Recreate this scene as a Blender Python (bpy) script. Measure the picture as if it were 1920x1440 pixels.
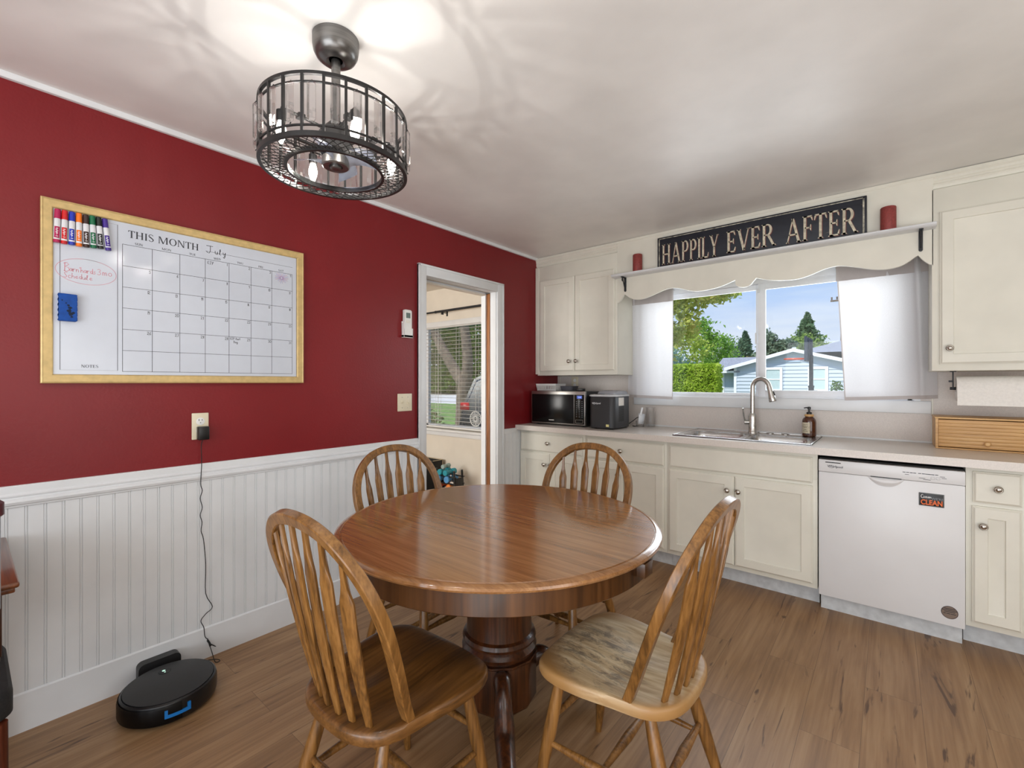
import bpy, bmesh, math, random
from mathutils import Vector, Matrix
random.seed(11)
SC = bpy.context.scene
COL = SC.collection
PI = math.pi
for _o in list(bpy.data.objects):
    bpy.data.objects.remove(_o)

# ------------------------------------------------------------------ camera
cam_d = bpy.data.cameras.new('camera')
cam = bpy.data.objects.new('camera', cam_d)
COL.objects.link(cam)
cam.location = (2.49, 0.0, 1.295)
cam.rotation_euler = (PI / 2, 0, math.radians(39.58))
cam_d.sensor_width = 36.0
cam_d.lens = 36.0 * 856.0 / 1920.0
cam_d.shift_y = -3.0 / 1920.0
cam_d.clip_start = 0.02
cam_d.clip_end = 400
SC.camera = cam

# ------------------------------------------------------------------ view and sky
SC.view_settings.view_transform = 'Standard'
SC.view_settings.look = 'None'
SC.view_settings.gamma = 1.0
SC.view_settings.use_curve_mapping = False
SC.view_settings.exposure = -0.1
SC.cycles.use_denoising = True
SC.cycles.sample_clamp_indirect = 4.0
SC.cycles.caustics_reflective = False
SC.cycles.caustics_refractive = False
SC.cycles.max_bounces = 10
SC.cycles.transparent_max_bounces = 16


def lin(c):
    return tuple((v / 255 / 12.92) if v / 255 <= 0.04045 else ((v / 255 + 0.055) / 1.055) ** 2.4 for v in c[:3]) + (1.0,)


world = bpy.data.worlds.new('sky')
SC.world = world
world.use_nodes = True
wn = world.node_tree.nodes
wl = world.node_tree.links
wn.clear()
w_out = wn.new('ShaderNodeOutputWorld')
w_bg = wn.new('ShaderNodeBackground')
w_bg.inputs['Strength'].default_value = 1.1
w_tc = wn.new('ShaderNodeTexCoord')
w_sep = wn.new('ShaderNodeSeparateXYZ')
w_ramp = wn.new('ShaderNodeValToRGB')
w_ramp.color_ramp.elements[0].position = 0.0
w_ramp.color_ramp.elements[0].color = lin((236, 242, 253))
w_ramp.color_ramp.elements[1].position = 0.45
w_ramp.color_ramp.elements[1].color = lin((132, 178, 246))
_e = w_ramp.color_ramp.elements.new(0.16)
_e.color = lin((190, 214, 252))
w_map = wn.new('ShaderNodeMapping')
w_map.inputs['Scale'].default_value = (1.6, 1.6, 11.0)
w_noise = wn.new('ShaderNodeTexNoise')
w_noise.inputs['Scale'].default_value = 2.1
w_noise.inputs['Detail'].default_value = 6
w_cr = wn.new('ShaderNodeValToRGB')
w_cr.color_ramp.elements[0].position = 0.43
w_cr.color_ramp.elements[0].color = (0, 0, 0, 1)
w_cr.color_ramp.elements[1].position = 0.78
w_cr.color_ramp.elements[1].color = (0.75, 0.75, 0.75, 1)
w_mix = wn.new('ShaderNodeMixRGB')
w_mix.inputs['Color2'].default_value = lin((240, 245, 254))
wl.new(w_tc.outputs['Generated'], w_sep.inputs[0])
wl.new(w_sep.outputs['Z'], w_ramp.inputs[0])
wl.new(w_tc.outputs['Generated'], w_map.inputs[0])
wl.new(w_map.outputs[0], w_noise.inputs['Vector'])
wl.new(w_noise.outputs['Fac'], w_cr.inputs[0])
wl.new(w_cr.outputs[0], w_mix.inputs['Fac'])
wl.new(w_ramp.outputs[0], w_mix.inputs['Color1'])
wl.new(w_mix.outputs[0], w_bg.inputs['Color'])
wl.new(w_bg.outputs[0], w_out.inputs['Surface'])


def lamp(name, kind, loc, energy, color=(1, 1, 1), aim=None, size=None, size_y=None, radius=None):
    d = bpy.data.lights.new(name, kind)
    d.energy = energy
    d.color = color
    if kind == 'AREA':
        d.shape = 'RECTANGLE'
        d.size = size
        d.size_y = size_y or size
    if radius is not None:
        d.shadow_soft_size = radius
    o = bpy.data.objects.new(name, d)
    COL.objects.link(o)
    o.location = loc
    if aim is not None:
        v = Vector(aim) - Vector(loc)
        o.rotation_euler = v.to_track_quat('-Z', 'Y').to_euler()
    return o


# sun on the garden, high behind the house
_s = lamp('sun', 'SUN', (0, 0, 30), 4.3, (1, 0.96, 0.9), aim=(9, 23, 0))
_s.data.angle = 0.02
# unseen fill lamps added behind the camera and on the right, aimed upward
lamp('rear_fill', 'AREA', (2.3, -2.05, 1.15), 74, (0.93, 0.97, 1.0), aim=(2.2, 1.3, 2.42), size=2.6, size_y=1.9)
lamp('side_fill', 'AREA', (4.4, 0.6, 1.45), 22, (0.94, 0.975, 1.0), aim=(1.6, 1.4, 2.42), size=1.8, size_y=1.2)
# unseen lamp added low down, facing up to brighten the ceiling
lamp('ceiling_fill', 'AREA', (3.2, -0.7, 0.3), 33, (0.96, 0.985, 1.0), aim=(3.0, 0.3, 2.42), size=2.0, size_y=1.8)
# daylight arriving through the kitchen window, then an unseen fill lamp added inside the living room
lamp('kitchen_window_daylight', 'AREA', (1.72, 4.25, 1.75), 52, (0.95, 0.98, 1.0), aim=(1.72, 0.8, 1.1), size=2.4, size_y=1.1)
lamp('living_room_fill', 'AREA', (-1.4, -0.9, 1.6), 112, (1.0, 0.985, 0.95), aim=(-2.0, 3.7, 1.25), size=1.8, size_y=1.4)

# ------------------------------------------------------------------ materials


class NT:
    def __init__(s, name):
        s.m = bpy.data.materials.new(name)
        s.m.use_nodes = True
        s.n = s.m.node_tree.nodes
        s.l = s.m.node_tree.links
        s.b = s.n['Principled BSDF']
        s.out = s.n['Material Output']

    def node(s, t, **kw):
        n = s.n.new('ShaderNode' + t)
        for k, v in kw.items():
            n.inputs[k].default_value = v
        return n

    def ramp(s, fac, stops):
        r = s.node('ValToRGB')
        els = r.color_ramp.elements
        els[0].position, els[0].color = stops[0]
        els[1].position, els[1].color = stops[-1]
        for p, c in stops[1:-1]:
            e = els.new(p)
            e.color = c
        s.l.new(fac, r.inputs[0])
        return r.outputs[0]

    def coord(s, kind='Object', scale=(1, 1, 1), rot=(0, 0, 0)):
        t = s.node('TexCoord')
        m = s.node('Mapping')
        m.inputs['Scale'].default_value = scale
        m.inputs['Rotation'].default_value = rot
        s.l.new(t.outputs[kind], m.inputs[0])
        return m.outputs[0]

    def bump(s, h, strength=0.2, dist=0.002):
        b = s.node('Bump')
        b.inputs['Strength'].default_value = strength
        b.inputs['Distance'].default_value = dist
        s.l.new(h, b.inputs['Height'])
        s.l.new(b.outputs[0], s.b.inputs['Normal'])


def dim(c, k):
    return tuple(max(0, min(255, v * k)) for v in c)


def M(name, col, rough=0.5, metal=0.0, spec=0.5, var=0.04, scale=18, bump=0.0, bscale=None, coat=0.0, alpha=None, stretch=(1, 1, 1)):
    t = NT(name)
    b = t.b
    b.inputs['Roughness'].default_value = rough
    b.inputs['Metallic'].default_value = metal
    b.inputs['Specular IOR Level'].default_value = spec
    b.inputs['Coat Weight'].default_value = coat
    b.inputs['Coat Roughness'].default_value = 0.15
    v = t.coord('Object', stretch)
    n = t.node('TexNoise', Scale=scale, Detail=3.0)
    t.l.new(v, n.inputs['Vector'])
    t.l.new(t.ramp(n.outputs['Fac'], [(0.3, lin(dim(col, 1 - var))), (0.7, lin(dim(col, 1 + var)))]), b.inputs['Base Color'])
    if bump:
        n2 = t.node('TexNoise', Scale=bscale or scale * 4, Detail=2.0)
        t.l.new(v, n2.inputs['Vector'])
        t.bump(n2.outputs['Fac'], bump)
    return t.m


def wood(name, dark, mid, light, rough=0.4, axis=0, scale=1.0, coat=0.0, contrast=1.0, bump=0.15, spec=0.5):
    """grain stretched along one object axis"""
    t = NT(name)
    t.b.inputs['Roughness'].default_value = rough
    t.b.inputs['Coat Weight'].default_value = coat
    t.b.inputs['Coat Roughness'].default_value = 0.1
    t.b.inputs['Specular IOR Level'].default_value = spec
    sc = [26 * scale] * 3
    sc[axis] = 1.6 * scale
    v = t.coord('Object', tuple(sc))
    n = t.node('TexNoise', Scale=1.0, Detail=5.0, Distortion=0.6)
    t.l.new(v, n.inputs['Vector'])
    sc2 = [150 * scale] * 3
    sc2[axis] = 5 * scale
    v2 = t.coord('Object', tuple(sc2))
    n2 = t.node('TexNoise', Scale=1.0, Detail=3.0)
    t.l.new(v2, n2.inputs['Vector'])
    mx = t.node('MixRGB')
    mx.inputs['Fac'].default_value = 0.42
    t.l.new(n.outputs['Fac'], mx.inputs['Color1'])
    t.l.new(n2.outputs['Fac'], mx.inputs['Color2'])
    h = 0.13 / contrast
    c = t.ramp(mx.outputs[0], [(0.5 - h, lin(dark)), (0.5, lin(mid)), (0.5 + h, lin(light))])
    t.l.new(c, t.b.inputs['Base Color'])
    t.bump(n2.outputs['Fac'], bump, 0.001)
    return t.m


def glass_mat(name, tint=(1, 1, 1), gloss=0.06, rough=0.02):
    """window pane: see-through with a weak mirror reflection"""
    t = NT(name)
    t.n.remove(t.b)
    tr = t.node('BsdfTransparent')
    tr.inputs['Color'].default_value = (*tint, 1)
    gl = t.node('BsdfGlossy')
    gl.inputs['Roughness'].default_value = rough
    fr = t.node('Fresnel')
    fr.inputs['IOR'].default_value = 1.3
    mx = t.node('MixShader')
    ad = t.node('Math')
    ad.operation = 'MULTIPLY'
    ad.inputs[1].default_value = gloss / 0.06
    t.l.new(fr.outputs[0], ad.inputs[0])
    t.l.new(ad.outputs[0], mx.inputs['Fac'])
    t.l.new(tr.outputs[0], mx.inputs[1])
    t.l.new(gl.outputs[0], mx.inputs[2])
    t.l.new(mx.outputs[0], t.out.inputs['Surface'])
    return t.m


def cloth(name, col, trans=0.4):
    t = NT(name)
    t.n.remove(t.b)
    d = t.node('BsdfDiffuse')
    tl = t.node('BsdfTranslucent')
    v = t.coord('Object', (400, 400, 400))
    n = t.node('TexNoise', Scale=1.0, Detail=1.0)
    t.l.new(v, n.inputs['Vector'])
    c = t.ramp(n.outputs['Fac'], [(0.3, lin(dim(col, 0.97))), (0.7, lin(col))])
    t.l.new(c, d.inputs['Color'])
    t.l.new(c, tl.inputs['Color'])
    mx = t.node('MixShader')
    mx.inputs['Fac'].default_value = trans
    t.l.new(d.outputs[0], mx.inputs[1])
    t.l.new(tl.outputs[0], mx.inputs[2])
    t.l.new(mx.outputs[0], t.out.inputs['Surface'])
    return t.m


def emit_mat(name, col, s):
    t = NT(name)
    t.b.inputs['Base Color'].default_value = lin(col)
    t.b.inputs['Emission Color'].default_value = lin(col)
    t.b.inputs['Emission Strength'].default_value = s
    return t.m


def clear_mat(name, col=(255, 255, 255), ior=1.5, rough=0.0, through=0.0):
    t = NT(name)
    t.n.remove(t.b)
    g = t.node('BsdfGlass')
    g.inputs['Color'].default_value = lin(col)
    g.inputs['IOR'].default_value = ior
    g.inputs['Roughness'].default_value = rough
    tr = t.node('BsdfTransparent')
    tr.inputs['Color'].default_value = lin(col)
    mx = t.node('MixShader')
    mx.inputs['Fac'].default_value = through
    t.l.new(g.outputs[0], mx.inputs[1])
    t.l.new(tr.outputs[0], mx.inputs[2])
    t.l.new(mx.outputs[0], t.out.inputs['Surface'])
    return t.m


# room surfaces
def wall_paint(name, col, rough, bscale=160, bstr=0.12, spec=0.4):
    t = NT(name)
    t.b.inputs['Roughness'].default_value = rough
    t.b.inputs['Specular IOR Level'].default_value = spec
    v = t.coord('Object')
    n = t.node('TexNoise', Scale=2.5, Detail=4.0)
    t.l.new(v, n.inputs['Vector'])
    t.l.new(t.ramp(n.outputs['Fac'], [(0.3, lin(dim(col, 0.97))), (0.7, lin(dim(col, 1.03)))]), t.b.inputs['Base Color'])
    n2 = t.node('TexNoise', Scale=bscale, Detail=2.0)
    t.l.new(v, n2.inputs['Vector'])
    t.bump(n2.outputs['Fac'], bstr, 0.002)
    return t.m


m_red = wall_paint('red_paint', (124, 26, 31), 0.38, bscale=110, bstr=0.25)
m_ceiling = wall_paint('ceiling_paint', (236, 234, 231), 0.36, bscale=70, bstr=0.06, spec=0.5)
m_cream_wall = wall_paint('cream_paint', (228, 220, 207), 0.7)
m_white = M('white_paint', (224, 226, 228), 0.38, var=0.015, scale=6)
m_cab = M('cabinet_paint', (227, 224, 211), 0.42, var=0.02, scale=5)
m_toe = M('toe_kick_paint', (205, 208, 210), 0.5, var=0.06, scale=22)
m_laminate = M('laminate', (220, 212, 204), 0.3, var=0.03, scale=240, spec=0.5)
m_splash = M('splash_laminate', (212, 203, 196), 0.42, var=0.03, scale=240)
m_vinyl = M('white_vinyl', (236, 238, 242), 0.35, var=0.01)
m_track = M('grey_vinyl', (150, 154, 158), 0.45)
m_dark = M('dark_gap', (22, 21, 20), 0.7)
m_black = M('black_plastic', (20, 20, 21), 0.35, var=0.1)
m_black_gloss = M('black_glass', (9, 10, 11), 0.2, spec=0.35, var=0.05)
m_iron = M('black_iron', (28, 32, 38), 0.5, var=0.12, scale=60)
m_steel = M('brushed_steel', (176, 174, 170), 0.28, metal=1.0, var=0.06, scale=8, stretch=(1, 1, 30))
m_sink = M('sink_steel', (196, 196, 196), 0.22, metal=1.0, var=0.04, scale=10)
m_chrome = M('bright_chrome', (215, 215, 218), 0.1, metal=1.0, var=0.02)
m_nickel = M('brushed_nickel', (198, 196, 192), 0.27, metal=1.0, var=0.05, scale=12, stretch=(1, 1, 12))
m_knob = M('satin_knob_metal', (186, 180, 172), 0.2, metal=1.0, var=0.05)
m_appliance = M('white_enamel', (228, 228, 229), 0.3, var=0.01, scale=4)
m_almond = M('almond_plastic', (226, 216, 190), 0.4, var=0.01)
m_white_plastic = M('white_plastic', (234, 233, 230), 0.35, var=0.01)
m_paper = M('paper', (236, 232, 226), 0.8, var=0.02, scale=90, bump=0.3)
m_glass = glass_mat('window_glass', (0.97, 0.985, 0.985))
m_curtain = cloth('white_curtain_cloth', (228, 226, 228), 0.34)
m_hem = cloth('curtain_hem_cloth', (196, 188, 186), 0.2)
m_gold = M('gold_frame', (206, 178, 122), 0.42, metal=0.3, var=0.05, scale=40, stretch=(1, 1, 1))
m_board = M('whiteboard_enamel', (204, 209, 219), 0.14, var=0.005, spec=0.5)
m_ink = M('black_ink', (30, 31, 36), 0.5)
m_ink_line = M('printed_grey_ink', (62, 65, 72), 0.5)
m_pink = M('pink_ink', (214, 108, 122), 0.5)
m_blue_foam = M('blue_foam', (12, 70, 150), 0.8, var=0.08, scale=60, bump=0.3)
m_smudge = M('dark_smudge', (20, 34, 58), 0.9)
m_clear = clear_mat('clear_glass', through=0.72)
m_crystal = clear_mat('crystal', ior=1.48, through=0.5)
m_rubber = M('black_rubber', (16, 16, 17), 0.6)

m_oak = wood('honey_oak', (84, 55, 23), (124, 84, 39), (148, 105, 55), 0.34, axis=2, scale=1.0, coat=0.2)
m_oak_shaded = wood('shaded_oak_seat', (72, 46, 18), (104, 68, 30), (124, 84, 42), 0.36, axis=1, scale=0.8, coat=0.2)  # darker copy of the oak: the seat's shade is put into its colour
m_table = wood('table_oak', (124, 82, 46), (150, 104, 62), (168, 122, 78), 0.18, axis=0, scale=1.3, coat=0.6, contrast=.75, bump=.02)
m_table_dark = wood('dark_stained_oak', (34, 17, 8), (62, 32, 15), (88, 48, 22), 0.3, axis=2, scale=0.8, coat=0.3)
m_apron = wood('apron_oak', (50, 28, 11), (80, 48, 21), (98, 62, 31), 0.34, axis=2, scale=0.35, coat=0.2)
m_bamboo = wood('bamboo', (186, 140, 84), (206, 160, 102), (220, 178, 120), 0.45, axis=0, scale=0.9, bump=0.03)
m_desk = wood('red_brown_wood', (64, 32, 18), (102, 56, 30), (140, 82, 46), 0.3, axis=0, scale=0.7, coat=0.3)
m_jamb = wood('raw_door_wood', (110, 66, 32), (150, 94, 52), (176, 116, 68), 0.5, axis=2)


def worn_seat():
    """pale seat whose varnish has worn through, with grey-black weathered patches"""
    t = NT('worn_oak_seat')
    t.b.inputs['Roughness'].default_value = 0.42
    v = t.coord('Object', (60, 3.5, 60))
    n = t.node('TexNoise', Scale=1.0, Detail=5.0, Distortion=0.5)
    t.l.new(v, n.inputs['Vector'])
    base = t.ramp(n.outputs['Fac'], [(0.35, lin((178, 150, 112))), (0.5, lin((200, 176, 138))), (0.65, lin((216, 197, 162)))])
    v2 = t.coord('Object', (34, 13, 34))
    n2 = t.node('TexNoise', Scale=1.0, Detail=9.0, Roughness=0.78, Distortion=0.8)
    t.l.new(v2, n2.inputs['Vector'])
    # wear only in the middle of the seat
    tc = t.node('TexCoord')
    mp = t.node('Mapping')
    mp.inputs['Location'].default_value = (0.22, -0.36, 0)
    mp.inputs['Scale'].default_value = (4.2, 4.2, 0.0)
    t.l.new(tc.outputs['Object'], mp.inputs[0])
    g = t.node('TexGradient')
    g.gradient_type = 'SPHERICAL'
    t.l.new(mp.outputs[0], g.inputs[0])
    mul = t.node('Math')
    mul.operation = 'MULTIPLY'
    r2 = t.ramp(n2.outputs['Fac'], [(0.47, (0, 0, 0, 1)), (0.60, (0.9, 0.9, 0.9, 1))])
    t.l.new(r2, mul.inputs[0])
    gr = t.ramp(g.outputs['Fac'], [(0.05, (0, 0, 0, 1)), (0.5, (0.85, 0.85, 0.85, 1))])
    t.l.new(gr, mul.inputs[1])
    mx = t.node('MixRGB')
    t.l.new(mul.outputs[0], mx.inputs['Fac'])
    t.l.new(base, mx.inputs['Color1'])
    mx.inputs['Color2'].default_value = lin((98, 86, 74))
    # varnish kept at the rim
    mx2 = t.node('MixRGB')
    mp3 = t.node('Mapping')
    mp3.inputs['Scale'].default_value = (4.2, 4.2, 0.0)
    t.l.new(tc.outputs['Object'], mp3.inputs[0])
    g3 = t.node('TexGradient')
    g3.gradient_type = 'SPHERICAL'
    t.l.new(mp3.outputs[0], g3.inputs[0])
    gr2 = t.ramp(g3.outputs['Fac'], [(0.0, (1, 1, 1, 1)), (0.22, (0, 0, 0, 1))])
    t.l.new(gr2, mx2.inputs['Fac'])
    t.l.new(mx.outputs[0], mx2.inputs['Color1'])
    mx2.inputs['Color2'].default_value = lin((160, 120, 72))
    t.l.new(mx2.outputs[0], t.b.inputs['Base Color'])
    t.bump(n.outputs['Fac'], 0.25, 0.001)
    return t.m


m_worn = worn_seat()


def floor_mat():
    t = NT('vinyl_planks')
    t.b.inputs['Roughness'].default_value = 0.4
    tc = t.node('TexCoord')
    mp = t.node('Mapping')
    mp.inputs['Rotation'].default_value = (0, 0, PI / 2)
    t.l.new(tc.outputs['Object'], mp.inputs[0])
    br = t.node('TexBrick')
    br.inputs['Scale'].default_value = 1.0
    br.inputs['Mortar Size'].default_value = 0.0008
    br.inputs['Mortar Smooth'].default_value = 0.3
    br.inputs['Brick Width'].default_value = 1.22
    br.inputs['Row Height'].default_value = 0.18
    br.inputs['Color1'].default_value = (0.0, 0.0, 0.0, 1)
    br.inputs['Color2'].default_value = (1, 1, 1, 1)
    br.inputs['Mortar'].default_value = (0.5, 0.5, 0.5, 1)
    br.offset = 0.37
    t.l.new(mp.outputs[0], br.inputs['Vector'])
    # shift the grain from plank to plank
    add = t.node('VectorMath')
    add.operation = 'ADD'
    sc = t.node('VectorMath')
    sc.operation = 'SCALE'
    sc.inputs['Scale'].default_value = 9.0
    t.l.new(br.outputs['Color'], sc.inputs[0])
    t.l.new(tc.outputs['Object'], add.inputs[0])
    t.l.new(sc.outputs[0], add.inputs[1])

    def grain(scale, detail, dist):
        m2 = t.node('Mapping')
        m2.inputs['Scale'].default_value = scale
        t.l.new(add.outputs[0], m2.inputs[0])
        n = t.node('TexNoise', Scale=1.0, Detail=detail, Distortion=dist)
        t.l.new(m2.outputs[0], n.inputs['Vector'])
        return n.outputs['Fac']
    g1 = grain((9, 1.1, 1), 5, 1.2)
    g2 = grain((70, 2.2, 1), 4, 0.3)
    g3 = grain((13, 1.5, 1), 8, 2.2)
    mx = t.node('MixRGB')
    mx.inputs['Fac'].default_value = 0.4
    t.l.new(g1, mx.inputs['Color1'])
    t.l.new(g2, mx.inputs['Color2'])
    c = t.ramp(mx.outputs[0], [(0.30, lin((118, 86, 56))), (0.5, lin((152, 116, 80))), (0.70, lin((176, 142, 104)))])
    # dark cracks
    ck = t.ramp(g3, [(0.30, (1, 1, 1, 1)), (0.37, (0, 0, 0, 1))])
    mk = t.node('MixRGB')
    t.l.new(ck, mk.inputs['Fac'])
    t.l.new(c, mk.inputs['Color1'])
    mk.inputs['Color2'].default_value = lin((92, 64, 42))
    # plank to plank tone
    tone = t.node('MixRGB')
    tone.blend_type = 'MULTIPLY'
    tone.inputs['Fac'].default_value = 0.22
    tr = t.ramp(br.outputs['Color'], [(0.0, (0.78, 0.78, 0.78, 1)), (1.0, (1.05, 1.03, 1.0, 1))])
    t.l.new(mk.outputs[0], tone.inputs['Color1'])
    t.l.new(tr, tone.inputs['Color2'])
    jm = t.node('MixRGB')
    t.l.new(br.outputs['Fac'], jm.inputs['Fac'])
    t.l.new(tone.outputs[0], jm.inputs['Color1'])
    jm.inputs['Color2'].default_value = lin((104, 78, 54))
    t.l.new(jm.outputs[0], t.b.inputs['Base Color'])
    t.bump(g2, 0.1, 0.001)
    return t.m


m_floor = floor_mat()

# ------------------------------------------------------------------ mesh helpers


def nb():
    return bmesh.new()


def wmat(o):
    m = o.matrix_basis.copy()
    while o.parent:
        o = o.parent
        m = o.matrix_basis @ m
    return m


def obj(name, bm, mat, parent=None, local=False, angle=38, kind=None, label=None, cat=None, group=None):
    """link the bmesh as one object; a top-level mesh gets its origin at its base"""
    bmesh.ops.recalc_face_normals(bm, faces=bm.faces) if len(bm.faces) < 60000 else None
    lim = math.radians(angle)
    for f in bm.faces:
        f.smooth = True
    for e in bm.edges:
        e.smooth = e.is_manifold and e.calc_face_angle(3.0) < lim
    loc = Vector((0, 0, 0))
    if not local:
        if parent is not None:
            bm.transform(wmat(parent).inverted())
        elif len(bm.verts):
            xs = [v.co for v in bm.verts]
            loc = Vector(((min(c.x for c in xs) + max(c.x for c in xs)) / 2, (min(c.y for c in xs) + max(c.y for c in xs)) / 2, min(c.z for c in xs)))
            bm.transform(Matrix.Translation(-loc))
    me = bpy.data.meshes.new(name)
    bm.to_mesh(me)
    bm.free()
    for mm in (mat if isinstance(mat, (list, tuple)) else [mat]):
        me.materials.append(mm)
    o = bpy.data.objects.new(name, me)
    COL.objects.link(o)
    o.location = loc
    if parent is not None:
        o.parent = parent
    tag(o, label, cat, group, kind)
    return o


def tag(o, label=None, cat=None, group=None, kind=None):
    if label:
        o['label'] = label
    if cat:
        o['category'] = cat
    if group:
        o['group'] = group
    if kind:
        o['kind'] = kind
    return o


def thing(name, label, cat, loc=(0, 0, 0), rotz=0.0, group=None, kind=None):
    o = bpy.data.objects.new(name, None)
    COL.objects.link(o)
    o.empty_display_size = 0.1
    o.location = loc
    o.rotation_euler = (0, 0, rotz)
    return tag(o, label, cat, group, kind)


def dup(root, loc, rotz, label=None, group=None):
    r = root.copy()
    COL.objects.link(r)
    r.location = loc
    r.rotation_euler = (0, 0, rotz)
    if label:
        r['label'] = label
    if group:
        r['group'] = group
    for ch in list(root.children):
        c = ch.copy()
        COL.objects.link(c)
        c.parent = r
        for g in list(ch.children):
            d = g.copy()
            COL.objects.link(d)
            d.parent = c
    return r


def box(bm, x0, x1, y0, y1, z0, z1, bev=0.0, seg=2, mi=0):
    if x0 > x1:
        x0, x1 = x1, x0
    if y0 > y1:
        y0, y1 = y1, y0
    if z0 > z1:
        z0, z1 = z1, z0
    v = [bm.verts.new((x, y, z)) for z in (z0, z1) for y in (y0, y1) for x in (x0, x1)]
    idx = [(0, 2, 3, 1), (4, 5, 7, 6), (0, 1, 5, 4), (2, 6, 7, 3), (0, 4, 6, 2), (1, 3, 7, 5)]
    fs = [bm.faces.new([v[i] for i in f]) for f in idx]
    for f in fs:
        f.material_index = mi
    if bev > 0:
        es = list({e for f in fs for e in f.edges})
        bmesh.ops.bevel(bm, geom=es, offset=bev, segments=seg, profile=0.5, affect='EDGES')
    return v


def frame_of(d):
    d = d.normalized()
    a = Vector((0, 0, 1)) if abs(d.z) < 0.9 else Vector((1, 0, 0))
    s = d.cross(a).normalized()
    return s, s.cross(d).normalized()


def tube(bm, pts, r, n=10, closed=False, caps=True, mi=0):
    pts = [Vector(p) for p in pts]
    N = len(pts)
    rad = r if isinstance(r, (list, tuple)) else [r] * N
    rings = []
    s = None
    for i in range(N):
        if closed:
            d = pts[(i + 1) % N] - pts[i - 1]
        else:
            d = pts[min(i + 1, N - 1)] - pts[max(i - 1, 0)]
        if d.length < 1e-9:
            d = Vector((0, 0, 1))
        d.normalize()
        if s is None:
            s, t = frame_of(d)
        else:
            s = (s - d * s.dot(d))
            if s.length < 1e-6:
                s, t = frame_of(d)
            s.normalize()
            t = s.cross(d).normalized()
        rings.append([bm.verts.new(pts[i] + (s * math.cos(2 * PI * k / n) + t * math.sin(2 * PI * k / n)) * rad[i]) for k in range(n)])
    M_ = N if closed else N - 1
    for i in range(M_):
        a, b = rings[i], rings[(i + 1) % N]
        for k in range(n):
            f = bm.faces.new((a[k], a[(k + 1) % n], b[(k + 1) % n], b[k]))
            f.material_index = mi
    if caps and not closed:
        bm.faces.new(rings[0]).material_index = mi
        bm.faces.new(list(reversed(rings[-1]))).material_index = mi


def cyl(bm, p0, p1, r0, r1=None, n=20, mi=0):
    tube(bm, [p0, p1], [r0, r0 if r1 is None else r1], n, mi=mi)


def lathe(bm, prof, c=(0, 0, 0), n=32, axis='Z', mi=0):
    """profile of (radius, height) turned about an axis through c"""
    c = Vector(c)

    def P(r, h, a):
        x, y = r * math.cos(a), r * math.sin(a)
        if axis == 'Z':
            return c + Vector((x, y, h))
        if axis == '-Y':
            return c + Vector((x, -h, y))
        if axis == 'X':
            return c + Vector((h, x, y))
        return c + Vector((x, h, y))
    rings = []
    for r, h in prof:
        if r < 1e-6:
            rings.append([bm.verts.new(P(0, h, 0))])
        else:
            rings.append([bm.verts.new(P(r, h, 2 * PI * k / n)) for k in range(n)])
    for a, b in zip(rings, rings[1:]):
        for k in range(n):
            k2 = (k + 1) % n
            if len(a) == 1 and len(b) == 1:
                continue
            if len(a) == 1:
                f = bm.faces.new((a[0], b[k2], b[k]))
            elif len(b) == 1:
                f = bm.faces.new((a[k], a[k2], b[0]))
            else:
                f = bm.faces.new((a[k], a[k2], b[k2], b[k]))
            f.material_index = mi
    loop_ = abs(prof[0][0] - prof[-1][0]) < 1e-9 and abs(prof[0][1] - prof[-1][1]) < 1e-9
    for r, flip in () if loop_ else ((rings[0], True), (rings[-1], False)):
        if len(r) > 1:
            bm.faces.new(list(reversed(r)) if flip else r).material_index = mi


def prism(bm, poly, f, d0, d1, mi=0):
    """poly in 2-D, f(a, b, d) to space, between depths d0 and d1"""
    a = [bm.verts.new(f(p[0], p[1], d0)) for p in poly]
    b = [bm.verts.new(f(p[0], p[1], d1)) for p in poly]
    n = len(poly)
    bm.faces.new(a).material_index = mi
    bm.faces.new(list(reversed(b))).material_index = mi
    for i in range(n):
        j = (i + 1) % n
        bm.faces.new((a[j], a[i], b[i], b[j])).material_index = mi


def strip(bm, pts, w, f, d=0.0, mi=0):
    """flat ink ribbon along 2-D points"""
    n = len(pts)
    L, R = [], []
    for i in range(n):
        p = Vector(pts[i])
        t = Vector(pts[min(i + 1, n - 1)]) - Vector(pts[max(i - 1, 0)])
        if t.length < 1e-9:
            t = Vector((1, 0))
        t.normalize()
        q = Vector((-t.y, t.x)) * (w / 2)
        e = t * (w / 2 if i == n - 1 else (-w / 2 if i == 0 else 0))
        L.append(bm.verts.new(f(*(p + q + e), d)))
        R.append(bm.verts.new(f(*(p - q + e), d)))
    for i in range(n - 1):
        bm.faces.new((L[i], R[i], R[i + 1], L[i + 1])).material_index = mi


def catmull(pts, k=8):
    P = [Vector(p) for p in pts]
    out = []
    for i in range(len(P) - 1):
        p0, p1, p2, p3 = P[max(i - 1, 0)], P[i], P[i + 1], P[min(i + 2, len(P) - 1)]
        for j in range(k):
            t = j / k
            out.append(0.5 * ((2 * p1) + (p2 - p0) * t + (2 * p0 - 5 * p1 + 4 * p2 - p3) * t * t + (3 * p1 - p0 - 3 * p2 + p3) * t ** 3))
    out.append(P[-1])
    return out


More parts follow.
